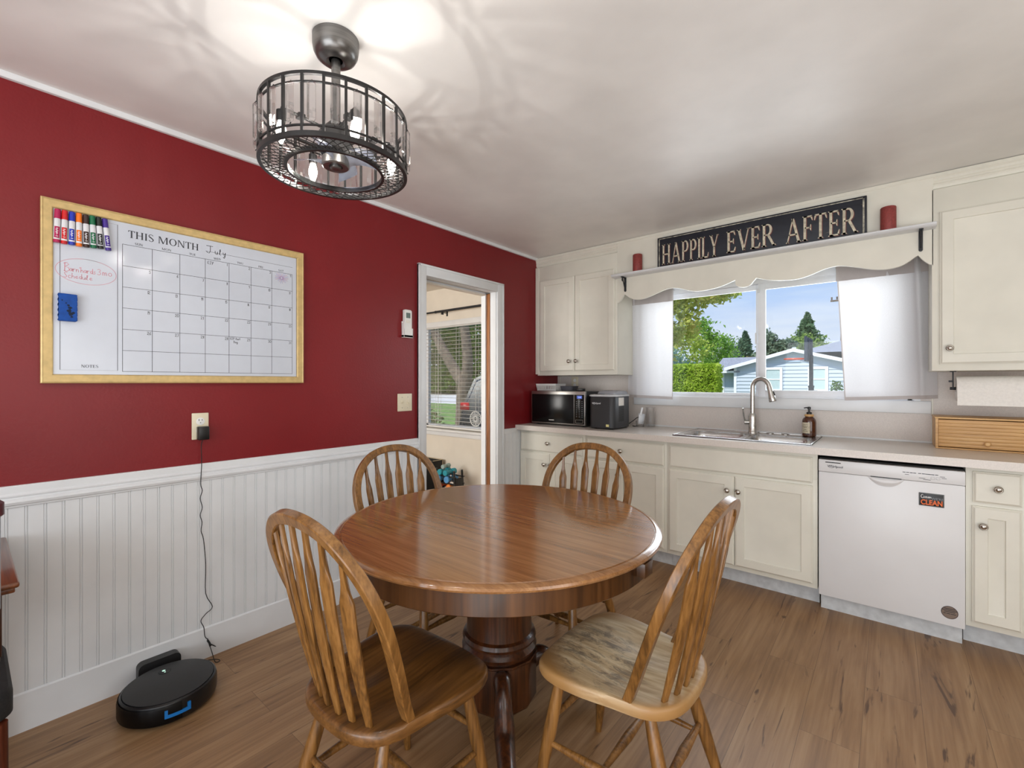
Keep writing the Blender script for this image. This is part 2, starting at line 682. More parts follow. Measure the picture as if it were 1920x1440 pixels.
def panel_front(bm, x0, x1, z0, z1, yb, yf, fr=None, rec=0.008, rim=0.008, both=False):
    """door or drawer front seen from -Y: routed rim and, with fr, a sunk flat panel"""
    def loop(i, y):
        return [bm.verts.new(p) for p in ((x0 + i, y, z0 + i), (x1 - i, y, z0 + i), (x1 - i, y, z1 - i), (x0 + i, y, z1 - i))]
    ls = [loop(0, yb), loop(0, yf + 0.007), loop(0.003, yf + 0.006), loop(rim, yf + 0.001), loop(rim + 0.002, yf)]
    if fr:
        ls += [loop(fr, yf), loop(fr + 0.002, yf + rec * 0.8), loop(fr + 0.007, yf + rec)]
    for a, b in zip(ls, ls[1:]):
        for i in range(4):
            j = (i + 1) % 4
            bm.faces.new((a[i], a[j], b[j], b[i]))
    bm.faces.new(ls[-1])
    bm.faces.new(list(reversed(ls[0])))


def knob_bm(x, y, z, r=0.016):
    bm = nb()
    lathe(bm, [(r * 0.55, 0.0), (r * 0.45, 0.004), (r * 0.4, 0.012), (r * 0.8, 0.015), (r, 0.02), (r * 0.98, 0.023), (r * 0.78, 0.0265), (r * 0.74, 0.0255), (r * 0.55, 0.0275), (r * 0.5, 0.0268), (r * 0.25, 0.0285), (0, 0.029)], (x, y, z), 20, '-Y')
    return bm


def text_bm(s, size, f, depth=0.0005, bold=0.0, align='LEFT', squeeze=1.0):
    """built-in lettering turned into mesh; f maps (a, b, d) to space"""
    cu = bpy.data.curves.new('lettering', 'FONT')
    cu.body = s
    cu.size = size
    cu.extrude = depth
    cu.offset = bold
    cu.align_x = align
    cu.resolution_u = 3
    o = bpy.data.objects.new('lettering', cu)
    COL.objects.link(o)
    dg = bpy.context.evaluated_depsgraph_get()
    me = bpy.data.meshes.new_from_object(o.evaluated_get(dg))
    bpy.data.objects.remove(o)
    bm = nb()
    bm.from_mesh(me)
    bpy.data.meshes.remove(me)
    for v in bm.verts:
        v.co = Vector(f(v.co.x * squeeze, v.co.y, v.co.z))
    return bm


def merge(dst, src):
    me = bpy.data.meshes.new('tmp')
    src.to_mesh(me)
    src.free()
    dst.from_mesh(me)
    bpy.data.meshes.remove(me)


# --- serif capitals as flat polygons, cap height 1
def _rect(x0, y0, x1, y1):
    return [(x0, y0), (x1, y0), (x1, y1), (x0, y1)]


def _serif(x, w, y, e=0.065, h=0.035):
    d = h if y < 0.5 else -h
    return [(x - e, y), (x + w + e, y), (x + w + e, y + d * 0.5), (x + w, y + d * 1.6), (x, y + d * 1.6), (x - e, y + d * 0.5)]


def _stem(x, w, b=True, t=True):
    o = [_rect(x, 0, x + w, 1)]
    if b:
        o.append(_serif(x, w, 0))
    if t:
        o.append(_serif(x, w, 1))
    return o


def _diag(xa, ya, xb, yb, w):
    return [(xa, ya), (xa + w, ya), (xb + w, yb), (xb, yb)]


def _arc(cx, cy, rx, ry, a0, a1, wx, wy, n=14):
    out = []
    for i in range(n):
        q = []
        for a in (a0 + (a1 - a0) * i / n, a0 + (a1 - a0) * (i + 1) / n):
            c, s = math.cos(a), math.sin(a)
            q.append(((cx + rx * c, cy + ry * s), (cx + (rx - wx) * c, cy + (ry - wy) * s)))
        out.append([q[0][0], q[1][0], q[1][1], q[0][1]])
    return out


TK, TN = 0.135, 0.06


def serif_glyph(c):
    k, n = TK, TN
    if c == 'H':
        return _stem(.07, k) + _stem(.55, k) + [_rect(.1, .47, .6, .47 + n)], .82
    if c == 'A':
        return [_diag(.06, 0, .345, 1, n), _diag(.62, 0, .30, 1, k), _rect(.16, .3, .6, .3 + n), _serif(.06, n, 0, .055), _serif(.62, k, 0, .055)], .84
    if c == 'P':
        return _stem(.07, k) + [_rect(.14, 1 - n, .33, 1), _rect(.14, .46, .33, .46 + n)] + _arc(.32, .73, .26, .27, PI / 2, -PI / 2, k, n), .64
    if c == 'I':
        return _stem(.07, k), .3
    if c == 'L':
        return _stem(.07, k) + [_rect(.14, 0, .54, n), [(.54, 0), (.57, .24), (.535, .24), (.47, n)]], .61
    if c == 'Y':
        return [_rect(.3, 0, .3 + k, .46), _serif(.3, k, 0), _diag(.30, .44, .06, 1, k), _diag(.37, .44, .60, 1, n), _serif(.06, k, 1, .05), _serif(.60, n, 1, .05)], .72
    if c == 'E':
        return _stem(.07, k) + [_rect(.14, 0, .52, n), _rect(.14, 1 - n, .5, 1), _rect(.14, .48, .42, .48 + n), [(.52, 0), (.56, .23), (.525, .23), (.44, n)], [(.5, 1), (.53, .79), (.495, .79), (.42, 1 - n)], [(.42, .38), (.45, .38), (.45, .64), (.42, .64), (.37, .51)]], .61
    if c == 'F':
        return _stem(.07, k) + [_rect(.14, 1 - n, .5, 1), _rect(.14, .48, .42, .48 + n), [(.5, 1), (.53, .79), (.495, .79), (.42, 1 - n)], [(.42, .38), (.45, .38), (.45, .64), (.42, .64), (.37, .51)]], .58
    if c == 'V':
        return [_diag(.34, 0, .05, 1, k), _diag(.37, 0, .64, 1, n), _serif(.05, k, 1, .05), _serif(.64, n, 1, .05)], .76
    if c == 'R':
        return _stem(.07, k) + [_rect(.14, 1 - n, .33, 1), _rect(.14, .48, .33, .48 + n), _diag(.60, 0, .30, .5, k), _serif(.62, k, 0, .03)] + _arc(.32, .74, .26, .26, PI / 2, -PI / 2, k, n), .78
    if c == 'T':
        return [_rect(.25, 0, .25 + k, 1), _serif(.25, k, 0), _rect(.03, 1 - n, .6, 1), [(.03, 1), (.0, .77), (.035, .77), (.11, 1 - n)], [(.6, 1), (.63, .77), (.595, .77), (.52, 1 - n)]], .66
    if c == 'M':
        return _stem(.06, n) + _stem(.78, k) + [_diag(.42, 0, .08, 1, k), _diag(.44, 0, .78, 1, n)], 1.02
    if c == 'N':
        return _stem(.07, n) + _stem(.63, n) + [_diag(.58, 0, .08, 1, k)], .8
    if c == 'O':
        return _arc(.42, .5, .38, .52, 0, 2 * PI, k, n, 30), .86
    if c == 'S':
        return _arc(.3, .755, .24, .265, PI * .12, PI * 1.42, n * 1.3, n) + [[(.12, .62), (.2, .72), (.50, .42), (.42, .31)]] + _arc(.3, .25, .25, .27, PI * .42, -PI * .88, n * 1.6, n), .6
    if c == 'U':
        return [_rect(.08, .3, .08 + k, 1), _rect(.6, .3, .6 + n, 1), _serif(.08, k, 1), _serif(.6, n, 1)] + _arc(.37, .32, .29, .34, PI, 2 * PI, k * .8, n), .76
    if c == 'W':
        return [_diag(.26, 0, .04, 1, k), _diag(.3, 0, .50, 1, n), _diag(.68, 0, .46, 1, k), _diag(.72, 0, .93, 1, n), _serif(.04, k, 1, .04), _serif(.93, n, 1, .04)], 1.03
    if c == 'D':
        return _stem(.07, k) + [_rect(.14, 0, .34, n), _rect(.14, 1 - n, .34, 1)] + _arc(.33, .5, .36, .5, PI / 2, -PI / 2, k, n, 20), .76
    return [], .36


def serif_width(s, tr=0.02):
    return sum(serif_glyph(c)[1] + tr for c in s)


def serif_text(bm, s, x, y, h, f, d0, d1, width=None, sx=1.0):
    tot = serif_width(s)
    k = (width / tot) if width else h * sx
    for c in s:
        polys, adv = serif_glyph(c)
        for p in polys:
            prism(bm, [(x + a * k, y + b * h) for a, b in p], f, d0, d1)
        x += (adv + 0.02) * k
    return x


# --- hand lettering as single strokes on a 0.6 x 1 cell
def _el(cx, cy, rx, ry, a0, a1, n=10):
    return [(cx + rx * math.cos(a0 + (a1 - a0) * i / n), cy + ry * math.sin(a0 + (a1 - a0) * i / n)) for i in range(n + 1)]


HAND = {
    '0': [_el(.3, .5, .25, .5, 1.4, 7.7, 14)], '1': [[(.22, .85), (.34, 1), (.3, 0)]],
    '2': [[(.08, .78), (.2, .98), (.42, .95), (.48, .72), (.3, .4), (.06, .03), (.25, .08), (.55, .02)]],
    '3': [[(.08, .92), (.3, 1), (.46, .85), (.38, .6), (.2, .53), (.42, .45), (.5, .22), (.3, 0), (.06, .08)]],
    '4': [[(.12, 1), (.1, .5), (.48, .55)], [(.46, 1), (.4, 0)]],
    '5': [[(.5, .97), (.16, .97), (.12, .58), (.36, .6), (.48, .32), (.3, .02), (.06, .08)]],
    '6': [[(.42, 1), (.16, .6), (.1, .2), (.3, 0), (.48, .22), (.34, .45), (.12, .3)]],
    '7': [[(.08, .96), (.5, .98), (.26, 0)]],
    '8': [[(.44, .88), (.24, 1), (.1, .78), (.3, .55), (.48, .25), (.28, 0), (.1, .22), (.34, .55), (.46, .84)]],
    '9': [[(.46, .75), (.28, .98), (.1, .75), (.26, .52), (.46, .72), (.42, .3), (.34, 0)]],
    'E': [[(.5, .95), (.12, .9), (.1, .5), (.42, .52)], [(.1, .5), (.12, .05), (.52, .1)]],
    'S': [[(.5, .9), (.3, 1), (.12, .8), (.3, .52), (.46, .25), (.28, 0), (.06, .1)]],
    'Y': [[(.06, 1), (.26, .55)], [(.52, 1), (.16, 0)]],
    'D': [[(.14, 1), (.1, 0), (.36, .1), (.52, .5), (.36, .92), (.06, .98)]],
    'J': [[(.0, .98), (.75, 1.0)], [(.46, 1), (.44, .25), (.3, 0), (.08, .06), (.0, .2)]],
    'B': [[(.14, 1), (.12, 0)], [(.04, .9), (.3, 1.02), (.48, .82), (.16, .54), (.46, .44), (.52, .14), (.3, -.02), (.06, .05)]],
    'C': [_el(.34, .5, .28, .5, .9, 5.4, 10)],
    'a': [[(.44, .5), (.24, .56), (.1, .28), (.24, .02), (.42, .3), (.44, .5), (.46, .05), (.56, .02)]],
    'r': [[(.12, .52), (.14, .02)], [(.13, .3), (.26, .52), (.42, .5)]],
    'n': [[(.1, .5), (.12, .02)], [(.12, .3), (.3, .52), (.42, .4), (.46, .02)]],
    'm': [[(.06, .5), (.07, .02)], [(.07, .34), (.2, .52), (.28, .4), (.29, .04)], [(.29, .34), (.42, .52), (.5, .4), (.53, .02)]],
    'h': [[(.12, 1), (.1, .02)], [(.1, .3), (.3, .5), (.42, .38), (.44, .02)]],
    'd': [[(.42, .48), (.22, .54), (.1, .26), (.24, .02), (.42, .28)], [(.46, 1), (.44, .02)]],
    's': [[(.4, .5), (.24, .56), (.18, .4), (.4, .2), (.28, .0), (.08, .06)]],
    'o': [_el(.28, .27, .19, .26, 1.4, 7.7, 12)],
    'c': [_el(.3, .27, .2, .26, .8, 5.5, 8)],
    'e': [[(.1, .28), (.42, .32), (.36, .52), (.18, .48), (.1, .22), (.24, .01), (.46, .1)]],
    'u': [[(.08, .52), (.1, .12), (.24, .0), (.42, .2), (.44, .52), (.46, .02)]],
    'l': [[(.1, .1), (.3, .7), (.28, 1), (.18, .9), (.18, .1), (.34, .0)]],
    'y': [[(.08, .5), (.16, .14), (.3, .08), (.44, .5)], [(.46, .52), (.4, -.2), (.24, -.5), (.1, -.36), (.4, -.02)]],
    't': [[(.26, .9), (.24, .1), (.36, .0)], [(.08, .6), (.44, .62)]],
    "'": [[(.2, 1), (.16, .8)]],
}


def hand(bm, s, x, y, h, w, f, d, adv=0.62):
    for c in s:
        for st in HAND.get(c, []):
            strip(bm, [(x + a * h, y + b * h) for a, b in st], w, f, d)
        x += adv * h * (0.5 if c in " '1" else 1)
    return x

# ------------------------------------------------------------------ the room
CEIL = 2.425
WY = 3.71          # exterior wall, kitchen side
DY0, DY1, DZ = 2.06, 2.81, 2.037   # doorway in the red wall


def struct(name, bm, mat, parent=None, **kw):
    return obj(name, bm, mat, parent, kind='structure' if parent is None else None, **kw)


bm = nb()
box(bm, -4.2, 4.7, -2.3, WY + 0.15, -0.06, 0.0)
struct('floor', bm, m_floor)
bm = nb()
box(bm, -0.06, 4.7, -2.3, WY + 0.15, CEIL, CEIL + 0.08)
struct('ceiling', bm, m_ceiling)
bm = nb()
box(bm, -4.2, -0.06, -2.3, WY + 0.15, CEIL, CEIL + 0.08)
struct('ceiling_living_room', bm, wall_paint('living_ceiling', (226, 220, 210), 0.7))
bm = nb()
box(bm, -5.0, 5.4, -4.8, 4.35, CEIL + 0.25, CEIL + 0.4)  # unseen house roof; deep rear overhang added to keep the sun out
struct('roof', bm, m_toe)

# red wall: outer skin, pocket for the sliding door, skin towards the living room
bm = nb()
box(bm, -0.06, 0, -2.3, DY0, 0, CEIL)
box(bm, -0.06, 0, DY1, WY, 0, CEIL)
box(bm, -0.06, 0, DY0, DY1, DZ, CEIL)
struct('wall_left', bm, m_red)
bm = nb()
box(bm, -0.145, -0.105, -2.3, DY0, 0, CEIL)
box(bm, -0.145, -0.105, DY1 - 0.012, WY, 0, CEIL)
box(bm, -0.145, -0.105, DY0, DY1 - 0.012, DZ - 0.02, CEIL)
struct('wall_living_room', bm, m_cream_wall)
bm = nb()
box(bm, -0.104, -0.061, DY0 - 0.02, DY0, 0, CEIL - 0.01)
box(bm, -0.104, -0.061, DY0, DY1, DZ + 0.04, CEIL - 0.01)
struct('trim_door_track', bm, m_dark)

# exterior wall with both windows
KX0, KX1, KZ0, KZ1 = 0.87, 2.61, 1.178, 2.09
bm = nb()
box(bm, 0.0, KX0, WY, WY + 0.13, 0, CEIL)
box(bm, KX1, 4.6, WY, WY + 0.13, 0, CEIL)
box(bm, KX0, KX1, WY, WY + 0.13, 0, KZ0)
box(bm, KX0, KX1, WY, WY + 0.13, KZ1, CEIL)
struct('wall_back', bm, m_splash)
LX0, LX1, LZ0, LZ1 = -3.1, -0.96, 0.735, 2.0
bm = nb()
box(bm, -4.2, LX0, WY, WY + 0.13, 0, CEIL)
box(bm, LX1, 0.0, WY, WY + 0.13, 0, CEIL)
box(bm, LX0, LX1, WY, WY + 0.13, 0, LZ0)
box(bm, LX0, LX1, WY, WY + 0.13, LZ1, CEIL)
struct('wall_far', bm, m_cream_wall)
bm = nb()
box(bm, 4.6, 4.7, -2.3, WY, 0, CEIL)
struct('wall_right', bm, m_cream_wall)
bm = nb()
box(bm, -4.2, 1.0, -2.3, -2.2, 0, CEIL)
box(bm, 3.6, 4.6, -2.3, -2.2, 0, CEIL)
box(bm, 1.0, 3.6, -2.3, -2.2, 2.1, CEIL)
struct('wall_rear', bm, m_cream_wall)
bm = nb()
box(bm, -4.3, -4.2, -2.3, WY + 0.13, 0, CEIL)
struct('wall_living_room_side', bm, m_cream_wall)

# beadboard wainscot, chair rail, baseboard, ceiling bead on the red wall
Y_BEAD0 = 0.158


def beadboard(y0, y1):
    pts = [(y0, 0.0)]
    k0 = math.ceil((y0 + 0.012 - Y_BEAD0) / 0.05)
    pts.append((y0, 0.010))
    y = Y_BEAD0 + k0 * 0.05
    while y < y1 - 0.012:
        for dy, x in ((-0.0050, .010), (-0.0042, .0071), (-0.0034, .0071), (-0.0024, .0096), (0, .0104), (0.0024, .0096), (0.0034, .0071), (0.0042, .0071), (0.0050, .010)):
            pts.append((y + dy, x))
        y += 0.05
    pts += [(y1, 0.010), (y1, 0.0)]
    return pts


bm = nb()
prism(bm, beadboard(-2.2, 1.99), lambda a, b, d: (b, a, d), 0.1, 0.9)
prism(bm, beadboard(2.885, 3.118), lambda a, b, d: (b, a, d), 0.0, 0.888)
struct('trim_wainscot', bm, m_white, angle=20)


def rail_profile():
    return [(0.010, .834), (.016, .836), (.017, .842), (.0225, .846), (.026, .855), (.0245, .864), (.018, .868), (.0175, .872), (.021, .875), (.0215, .880), (.0185, .884), (.014, .888), (.0135, .912), (.012, .915), (.0, .915), (.0, .834)]


bm = nb()
prism(bm, rail_profile(), lambda a, b, d: (a, d, b), -2.2, 1.992)
struct('trim_chair_rail', bm, m_white, angle=25)
bm = nb()
box(bm, 0, 0.016, 2.885, 3.06, 0.865, 0.905, 0.003)
struct('trim_wainscot_cap', bm, m_white)
bm = nb()
prism(bm, [(0, 0), (.017, 0), (.017, .14), (.012, .145), (0, .145)], lambda a, b, d: (a, d, b), -2.2, 1.99)
struct('baseboard_left', bm, m_white)
bm = nb()
prism(bm, [(0, CEIL), (.02, CEIL), (.02, CEIL - .008), (.013, CEIL - .02), (0, CEIL - .021)], lambda a, b, d: (a, d, b), -2.2, 3.37)
struct('trim_ceiling', bm, m_white)
bm = nb()
prism(bm, [(3.37, CEIL - .003), (3.352, CEIL - .003), (3.35, CEIL - .022), (3.356, CEIL - .03), (3.357, CEIL - .043), (3.361, CEIL - .047), (3.361, CEIL - .054), (3.358, CEIL - .058), (3.361, CEIL - .062), (3.361, CEIL - .07), (3.366, CEIL - .082), (3.37, CEIL - .084)], lambda a, b, d: (d, a, b), 0.0, 3.6)
struct('trim_cabinet_crown', bm, m_cab, angle=20)

# doorway: casing, jamb and pocket door
d1 = thing('door_1', None, None, (0, 2.43, 0), kind='structure')
bm = nb()
for (a, b) in ((1.992, 2.062), (2.808, 2.884)):
    box(bm, 0.0, 0.018, a, b, 0.0, 2.109, 0.003)
    e = b if a < 2.4 else a
    box(bm, 0.0, 0.024, (a, b - .014)[a > 2.4], (a + .014, b)[a > 2.4], 0.0, 2.109, 0.003)
box(bm, 0.0, 0.018, 2.062, 2.808, DZ, 2.109, 0.003)
box(bm, 0.0, 0.024, 1.992, 2.884, 2.096, 2.112, 0.003)
obj('door_casing', bm, m_white, d1)
bm = nb()
box(bm, -0.06, 0.0, DY0 - .001, DY0 + .008, 0, DZ)
box(bm, -0.06, 0.0, DY1 - .008, DY1 + .001, 0, DZ)
box(bm, -0.062, 0.0, DY0, DY1, DZ - .001, DZ + .004)
box(bm, -0.15, -0.103, DY1 - .022, DY1, 0, DZ)
box(bm, -0.15, -0.103, DY0, DY0 + .008, 0, DZ)
box(bm, -0.15, -0.103, DY0, DY1, DZ - .007, DZ + .004)
obj('door_jamb', bm, m_white, d1)
bm = nb()
box(bm, -0.101, -0.064, DY1 - 0.012, 3.55, 0.012, 2.03, 0.002)
obj('sliding_leaf', bm, m_jamb, d1)

# kitchen window: casing, frame, fixed and sliding sash, glass
w1 = thing('window_1', None, None, (1.74, WY, KZ0), kind='structure')
bm = nb()
box(bm, 0.795, 2.682, 3.692, WY, 1.107, 1.182, 0.003)      # apron board
box(bm, 0.845, 0.875, 3.70, WY, 1.182, 2.09)
box(bm, 2.605, 2.635, 3.70, WY, 1.182, 2.09)
obj('window_casing', bm, m_white, w1)
bm = nb()
box(bm, KX0, KX1, WY, WY + .11, KZ0, KZ0 + .006)
box(bm, KX0, KX0 + .012, WY, WY + .11, KZ0, KZ1)
box(bm, KX1 - .012, KX1, WY, WY + .11, KZ0, KZ1)
box(bm, KX0, KX1, WY, WY + .11, KZ1 - .012, KZ1)
# vinyl frame
box(bm, KX0, KX1, 3.745, 3.80, KZ0, KZ0 + .016, .003)
box(bm, KX0, KX1, 3.745, 3.80, 2.02, KZ1, .003)
box(bm, KX0, KX0 + .035, 3.745, 3.80, KZ0, KZ1, .003)
box(bm, KX1 - .035, KX1, 3.745, 3.80, KZ0, KZ1, .003)
obj('window_frame', bm, m_vinyl, w1)


def sash(x0, x1, y0, y1, z0, z1, w, wr=None, wb=None):
    bm = nb()
    wr = wr or w
    wb = wb or w
    box(bm, x0, x0 + w, y0, y1, z0, z1, .003)
    box(bm, x1 - wr, x1, y0, y1, z0, z1, .003)
    box(bm, x0 + w - .002, x1 - wr + .002, y0 + .001, y1 - .001, z0, z0 + wb, .003)
    box(bm, x0 + w - .002, x1 - wr + .002, y0 + .001, y1 - .001, z1 - .055, z1, .003)
    s = obj('window_sash', bm, m_vinyl, w1)
    bm = nb()
    box(bm, x0 + w - .004, x1 - wr + .004, (y0 + y1) / 2 - .002, (y0 + y1) / 2 + .002, z0 + wb - .004, z1 - .051)
    obj('pane', bm, m_glass, s)
    return s


sash(0.905, 1.742, 3.775, 3.795, KZ0 + .016, 2.036, .03, .018, .022)
s2 = sash(1.742, 2.575, 3.75, 3.772, KZ0 + .014, 2.03, .05, .05, .046)
bm = nb()
box(bm, 1.724, 1.738, 3.742, 3.752, 1.58, 1.66, .003)
box(bm, 1.735, 1.757, 3.742, 3.752, 1.955, 1.985, .004)
obj('latch', bm, m_white, s2)

# living-room window
w2 = thing('window_2', None, None, (-2.0, WY, LZ0), kind='structure')
bm = nb()
box(bm, LX0 - .07, LX1 + .07, 3.692, WY, 1.965, 2.03, .003)
box(bm, LX0 - .07, LX0, 3.692, WY, LZ0 - .07, 1.97, .003)
box(bm, LX1, LX1 + .07, 3.692, WY, LZ0 - .07, 1.97, .003)
box(bm, LX0 - .09, LX1 + .09, 3.655, WY, 0.708, 0.735, .004)
box(bm, LX0 - .07, LX1 + .07, 3.692, WY, 0.655, 0.709, .003)
obj('window_casing', bm, m_white, w2)
bm = nb()
for (a, b) in ((LX0, LX0 + .04), (LX1 - .04, LX1), (-2.05, -2.01)):
    box(bm, a, b, 3.78, 3.82, LZ0, LZ1)
box(bm, LX0, LX1, 3.78, 3.82, LZ0, LZ0 + .04)
box(bm, LX0, LX1, 3.78, 3.82, LZ1 - .04, LZ1)
obj('window_frame', bm, m_vinyl, w2)
bm = nb()
box(bm, LX0 + .03, LX1 - .03, 3.798, 3.802, LZ0 + .03, LZ1 - .03)
obj('pane', bm, m_glass, w2)
bm = nb()
box(bm, -4.2, -0.145, 3.698, WY, 0, .09, .003)
struct('baseboard_living_room', bm, m_white)

# scalloped valance between the cabinets
sc_pts = [(.812, 1.93), (.825, 1.935), (.842, 1.95), (.858, 1.97), (.872, 1.993)]
sc_pts += [tuple(v) for v in catmull([(.885, 1.985), (.935, 1.95), (.995, 1.938), (1.06, 1.945), (1.14, 1.97), (1.20, 1.988), (1.246, 1.993), (1.30, 1.985), (1.37, 1.96), (1.438, 1.945), (1.52, 1.948), (1.6, 1.962), (1.684, 1.99)], 5)]
sc_pts += [(1.737 + .0535 * math.cos(a), 1.968 + .034 * math.sin(a)) for a in [PI + PI * i / 12 for i in range(1, 12)]]
half = [p for p in sc_pts if p[0] < 1.68]
sc_pts += [(2 * 1.742 - x, z) for x, z in reversed(half)]
poly = sc_pts + [(2.672, CEIL - .002), (.812, CEIL - .002)]
bm = nb()
prism(bm, poly, lambda a, b, d: (a, d, b), 3.352, 3.37)
obj('window_valance', bm, m_cab, label='scalloped white wooden board above the kitchen window, under the ceiling', cat='valance', angle=25)

# ------------------------------------------------------------------ wall cabinets


def add_knob(parent, x, y, z, r=0.0165):
    obj('knob', knob_bm(x, y, z, r), m_knob, parent, angle=30)


def wall_cabinet(name, label, x0, x1, doors, panel_right=True):
    t = thing(name, label, 'cabinet', ((x0 + x1) / 2, 3.54, 1.357), group=None)
    bm = nb()
    box(bm, x0, x1, 3.37, WY - .002, 1.357, CEIL - .004, .0015)
    box(bm, x0, x1, 3.352, 3.372, 1.357, CEIL - .09, .0015)
    if x0 < .2:
        box(bm, x0 - .02, x0 + .02, 3.345, 3.40, 1.368, CEIL - .09, .003)
    obj('carcass', bm, m_cab, t)
    for (a, b, kx) in doors:
        bm = nb()
        panel_front(bm, a, b, 1.392, 2.208, 3.3515, 3.332, fr=.052)
        d = obj('door', bm, m_cab, t, angle=20)
        add_knob(d, kx, 3.332, 1.476)
    return t


wall_cabinet('wall_cabinet', 'white wall cabinet with two doors above the microwave', 0.022, 0.812, [(.056, .4185, .374), (.4225, .795, .444)])
wall_cabinet('wall_cabinet', 'white wall cabinet with one knob above the paper towels', 2.667, 3.6, [(2.698, 3.26, 2.735), (3.264, 3.58, 3.29)])

# ------------------------------------------------------------------ base cabinets
CT = 0.93


def base_cabinet(label, x0, x1, drawers, doors, kind='base_cabinet', top=CT - .042):
    t = thing(kind, label, 'cabinet', ((x0 + x1) / 2, 3.4, 0))
    bm = nb()
    box(bm, x0, x1, 3.12, WY - .004, .115, top, .001)
    if top < .8:
        box(bm, x0, x1, 3.12, 3.14, top, CT - .042)
    obj('carcass', bm, m_cab, t)
    bm = nb()
    box(bm, x0, x1, 3.222, 3.24, 0.0, .116)
    obj('toe_kick', bm, m_toe, t)
    for (a, b, z0, z1, kx) in drawers:
        bm = nb()
        panel_front(bm, a, b, z0, z1, 3.119, 3.10)
        d = obj('drawer', bm, m_cab, t, angle=20)
        if kx:
            add_knob(d, kx, 3.10, (z0 + z1) / 2)
    for (a, b, kx, fr) in doors:
        bm = nb()
        panel_front(bm, a, b, .142, .702, 3.119, 3.10, fr=fr)
        d = obj('door', bm, m_cab, t, angle=20)
        add_knob(d, kx, 3.10, .612)
    return t


base_cabinet('white base cabinet in the corner by the red wall, under the microwave', .004, .655, [(.022, .635, .715, .865, .314)], [(.016, .322, .279, .055), (.326, .635, .343, .055)])
base_cabinet('white base cabinet behind the chair, under the ice maker and jar', .656, 1.304, [(.675, 1.287, .715, .865, .967)], [(.675, .9825, .946, .055), (.9865, 1.287, 1.02, .055)])
base_cabinet('wide white base cabinet under the sink with a plain false drawer', 1.305, 2.174, [(1.325, 2.15, .718, .865, None)], [(1.322, 1.736, 1.698, .055), (1.740, 2.152, 1.762, .055)], top=.735)
base_cabinet('narrow white base cabinet beside the dishwasher, under the bread box', 2.776, 3.6, [(2.80, 2.96, .72, .868, 2.882)], [(2.797, 2.96, 2.833, .052)])

# worktop with the sink cut out
SX0, SX1, SY0, SY1 = 1.34, 2.145, 3.12, 3.66
bm = nb()
z0, z1 = CT - .04, CT
box(bm, 0.001, SX0 + .02, 3.055, WY - .001, z0, z1)
box(bm, SX1 - .02, 3.6, 3.055, WY - .001, z0, z1)
box(bm, SX0 + .02, SX1 - .02, 3.055, SY0 + .02, z0, z1)
box(bm, SX0 + .02, SX1 - .02, SY1 - .02, WY - .001, z0, z1)
bmesh.ops.remove_doubles(bm, verts=bm.verts, dist=.0001)
obj('worktop', bm, m_laminate, label='long pale laminate worktop running under the kitchen window', cat='worktop')
bm = nb()
box(bm, .9, 3.5, WY - .011, WY - .0015, CT, CT + .012, .003)
struct('trim_worktop_edge', bm, m_white)
bm = nb()
box(bm, 2.684, 2.692, WY - .004, WY - .0005, CT + .012, 1.36, .001)
box(bm, .03, .036, WY - .004, WY - .0005, CT + .012, 1.36, .001)
struct('trim_splash_joint', bm, m_cab)

# sink
t = thing('kitchen_sink', 'stainless steel double sink set into the worktop below the window', 'sink', (1.74, 3.39, CT))


def rrect(x0, x1, y0, y1, r, n=6):
    out = []
    for cx, cy, a in ((x1 - r, y1 - r, 0), (x0 + r, y1 - r, PI / 2), (x0 + r, y0 + r, PI), (x1 - r, y0 + r, 1.5 * PI)):
        out += [(cx + r * math.cos(a + PI / 2 * i / n), cy + r * math.sin(a + PI / 2 * i / n)) for i in range(n + 1)]
    return out


bowls = [(1.385, 1.735, 3.165, 3.495), (1.765, 2.11, 3.165, 3.495)]
bm = nb()
# rim as a ring of flat bars around the bowls
zr = CT + .006
for (x0, x1, y0, y1) in ((SX0, SX1, SY0, 3.166), (SX0, SX1, 3.494, SY1), (SX0, 1.386, 3.166, 3.494), (2.109, SX1, 3.166, 3.494), (1.734, 1.766, 3.166, 3.494)):
    box(bm, x0, x1, y0, y1, CT - .0005, zr)
for (x0, x1, y0, y1) in ((SX0, SX1, SY0, SY0 + .008), (SX0, SX1, SY1 - .008, SY1), (SX0, SX0 + .008, SY0, SY1), (SX1 - .008, SX1, SY0, SY1)):
    box(bm, x0, x1, y0, y1, CT, zr + .003, .002)
for (x0, x1, y0, y1) in bowls:   # corner fillets
    for cx, cy, sx, sy in ((x0, y0, 1, 1), (x1, y0, -1, 1), (x1, y1, -1, -1), (x0, y1, 1, -1)):
        r = .06
        arc = [(cx + sx * (r - r * math.sin(PI / 2 * i / 8)), cy + sy * (r - r * math.cos(PI / 2 * i / 8))) for i in range(9)]
        prism(bm, [(cx - sx * .001, cy - sy * .001)] + arc, lambda a, b, d: (a, b, d), CT, zr)
obj('rim', bm, m_sink, t)
for (x0, x1, y0, y1) in bowls:
    bm = nb()
    rings = []
    for ins, z, r in ((-.002, zr - .001, .062), (.003, zr - .006, .06), (.008, CT - .03, .058), (.014, CT - .15, .056), (.028, CT - .172, .05), (.06, CT - .18, .04)):
        rings.append([bm.verts.new((x, y, z)) for x, y in rrect(x0 + ins, x1 - ins, y0 + ins, y1 - ins, r)])
    for a, b in zip(rings, rings[1:]):
        n = len(a)
        for i in range(n):
            bm.faces.new((a[i], a[(i + 1) % n], b[(i + 1) % n], b[i]))
    bm.faces.new(rings[-1])
    obj('bowl', bm, m_sink, t, angle=60)
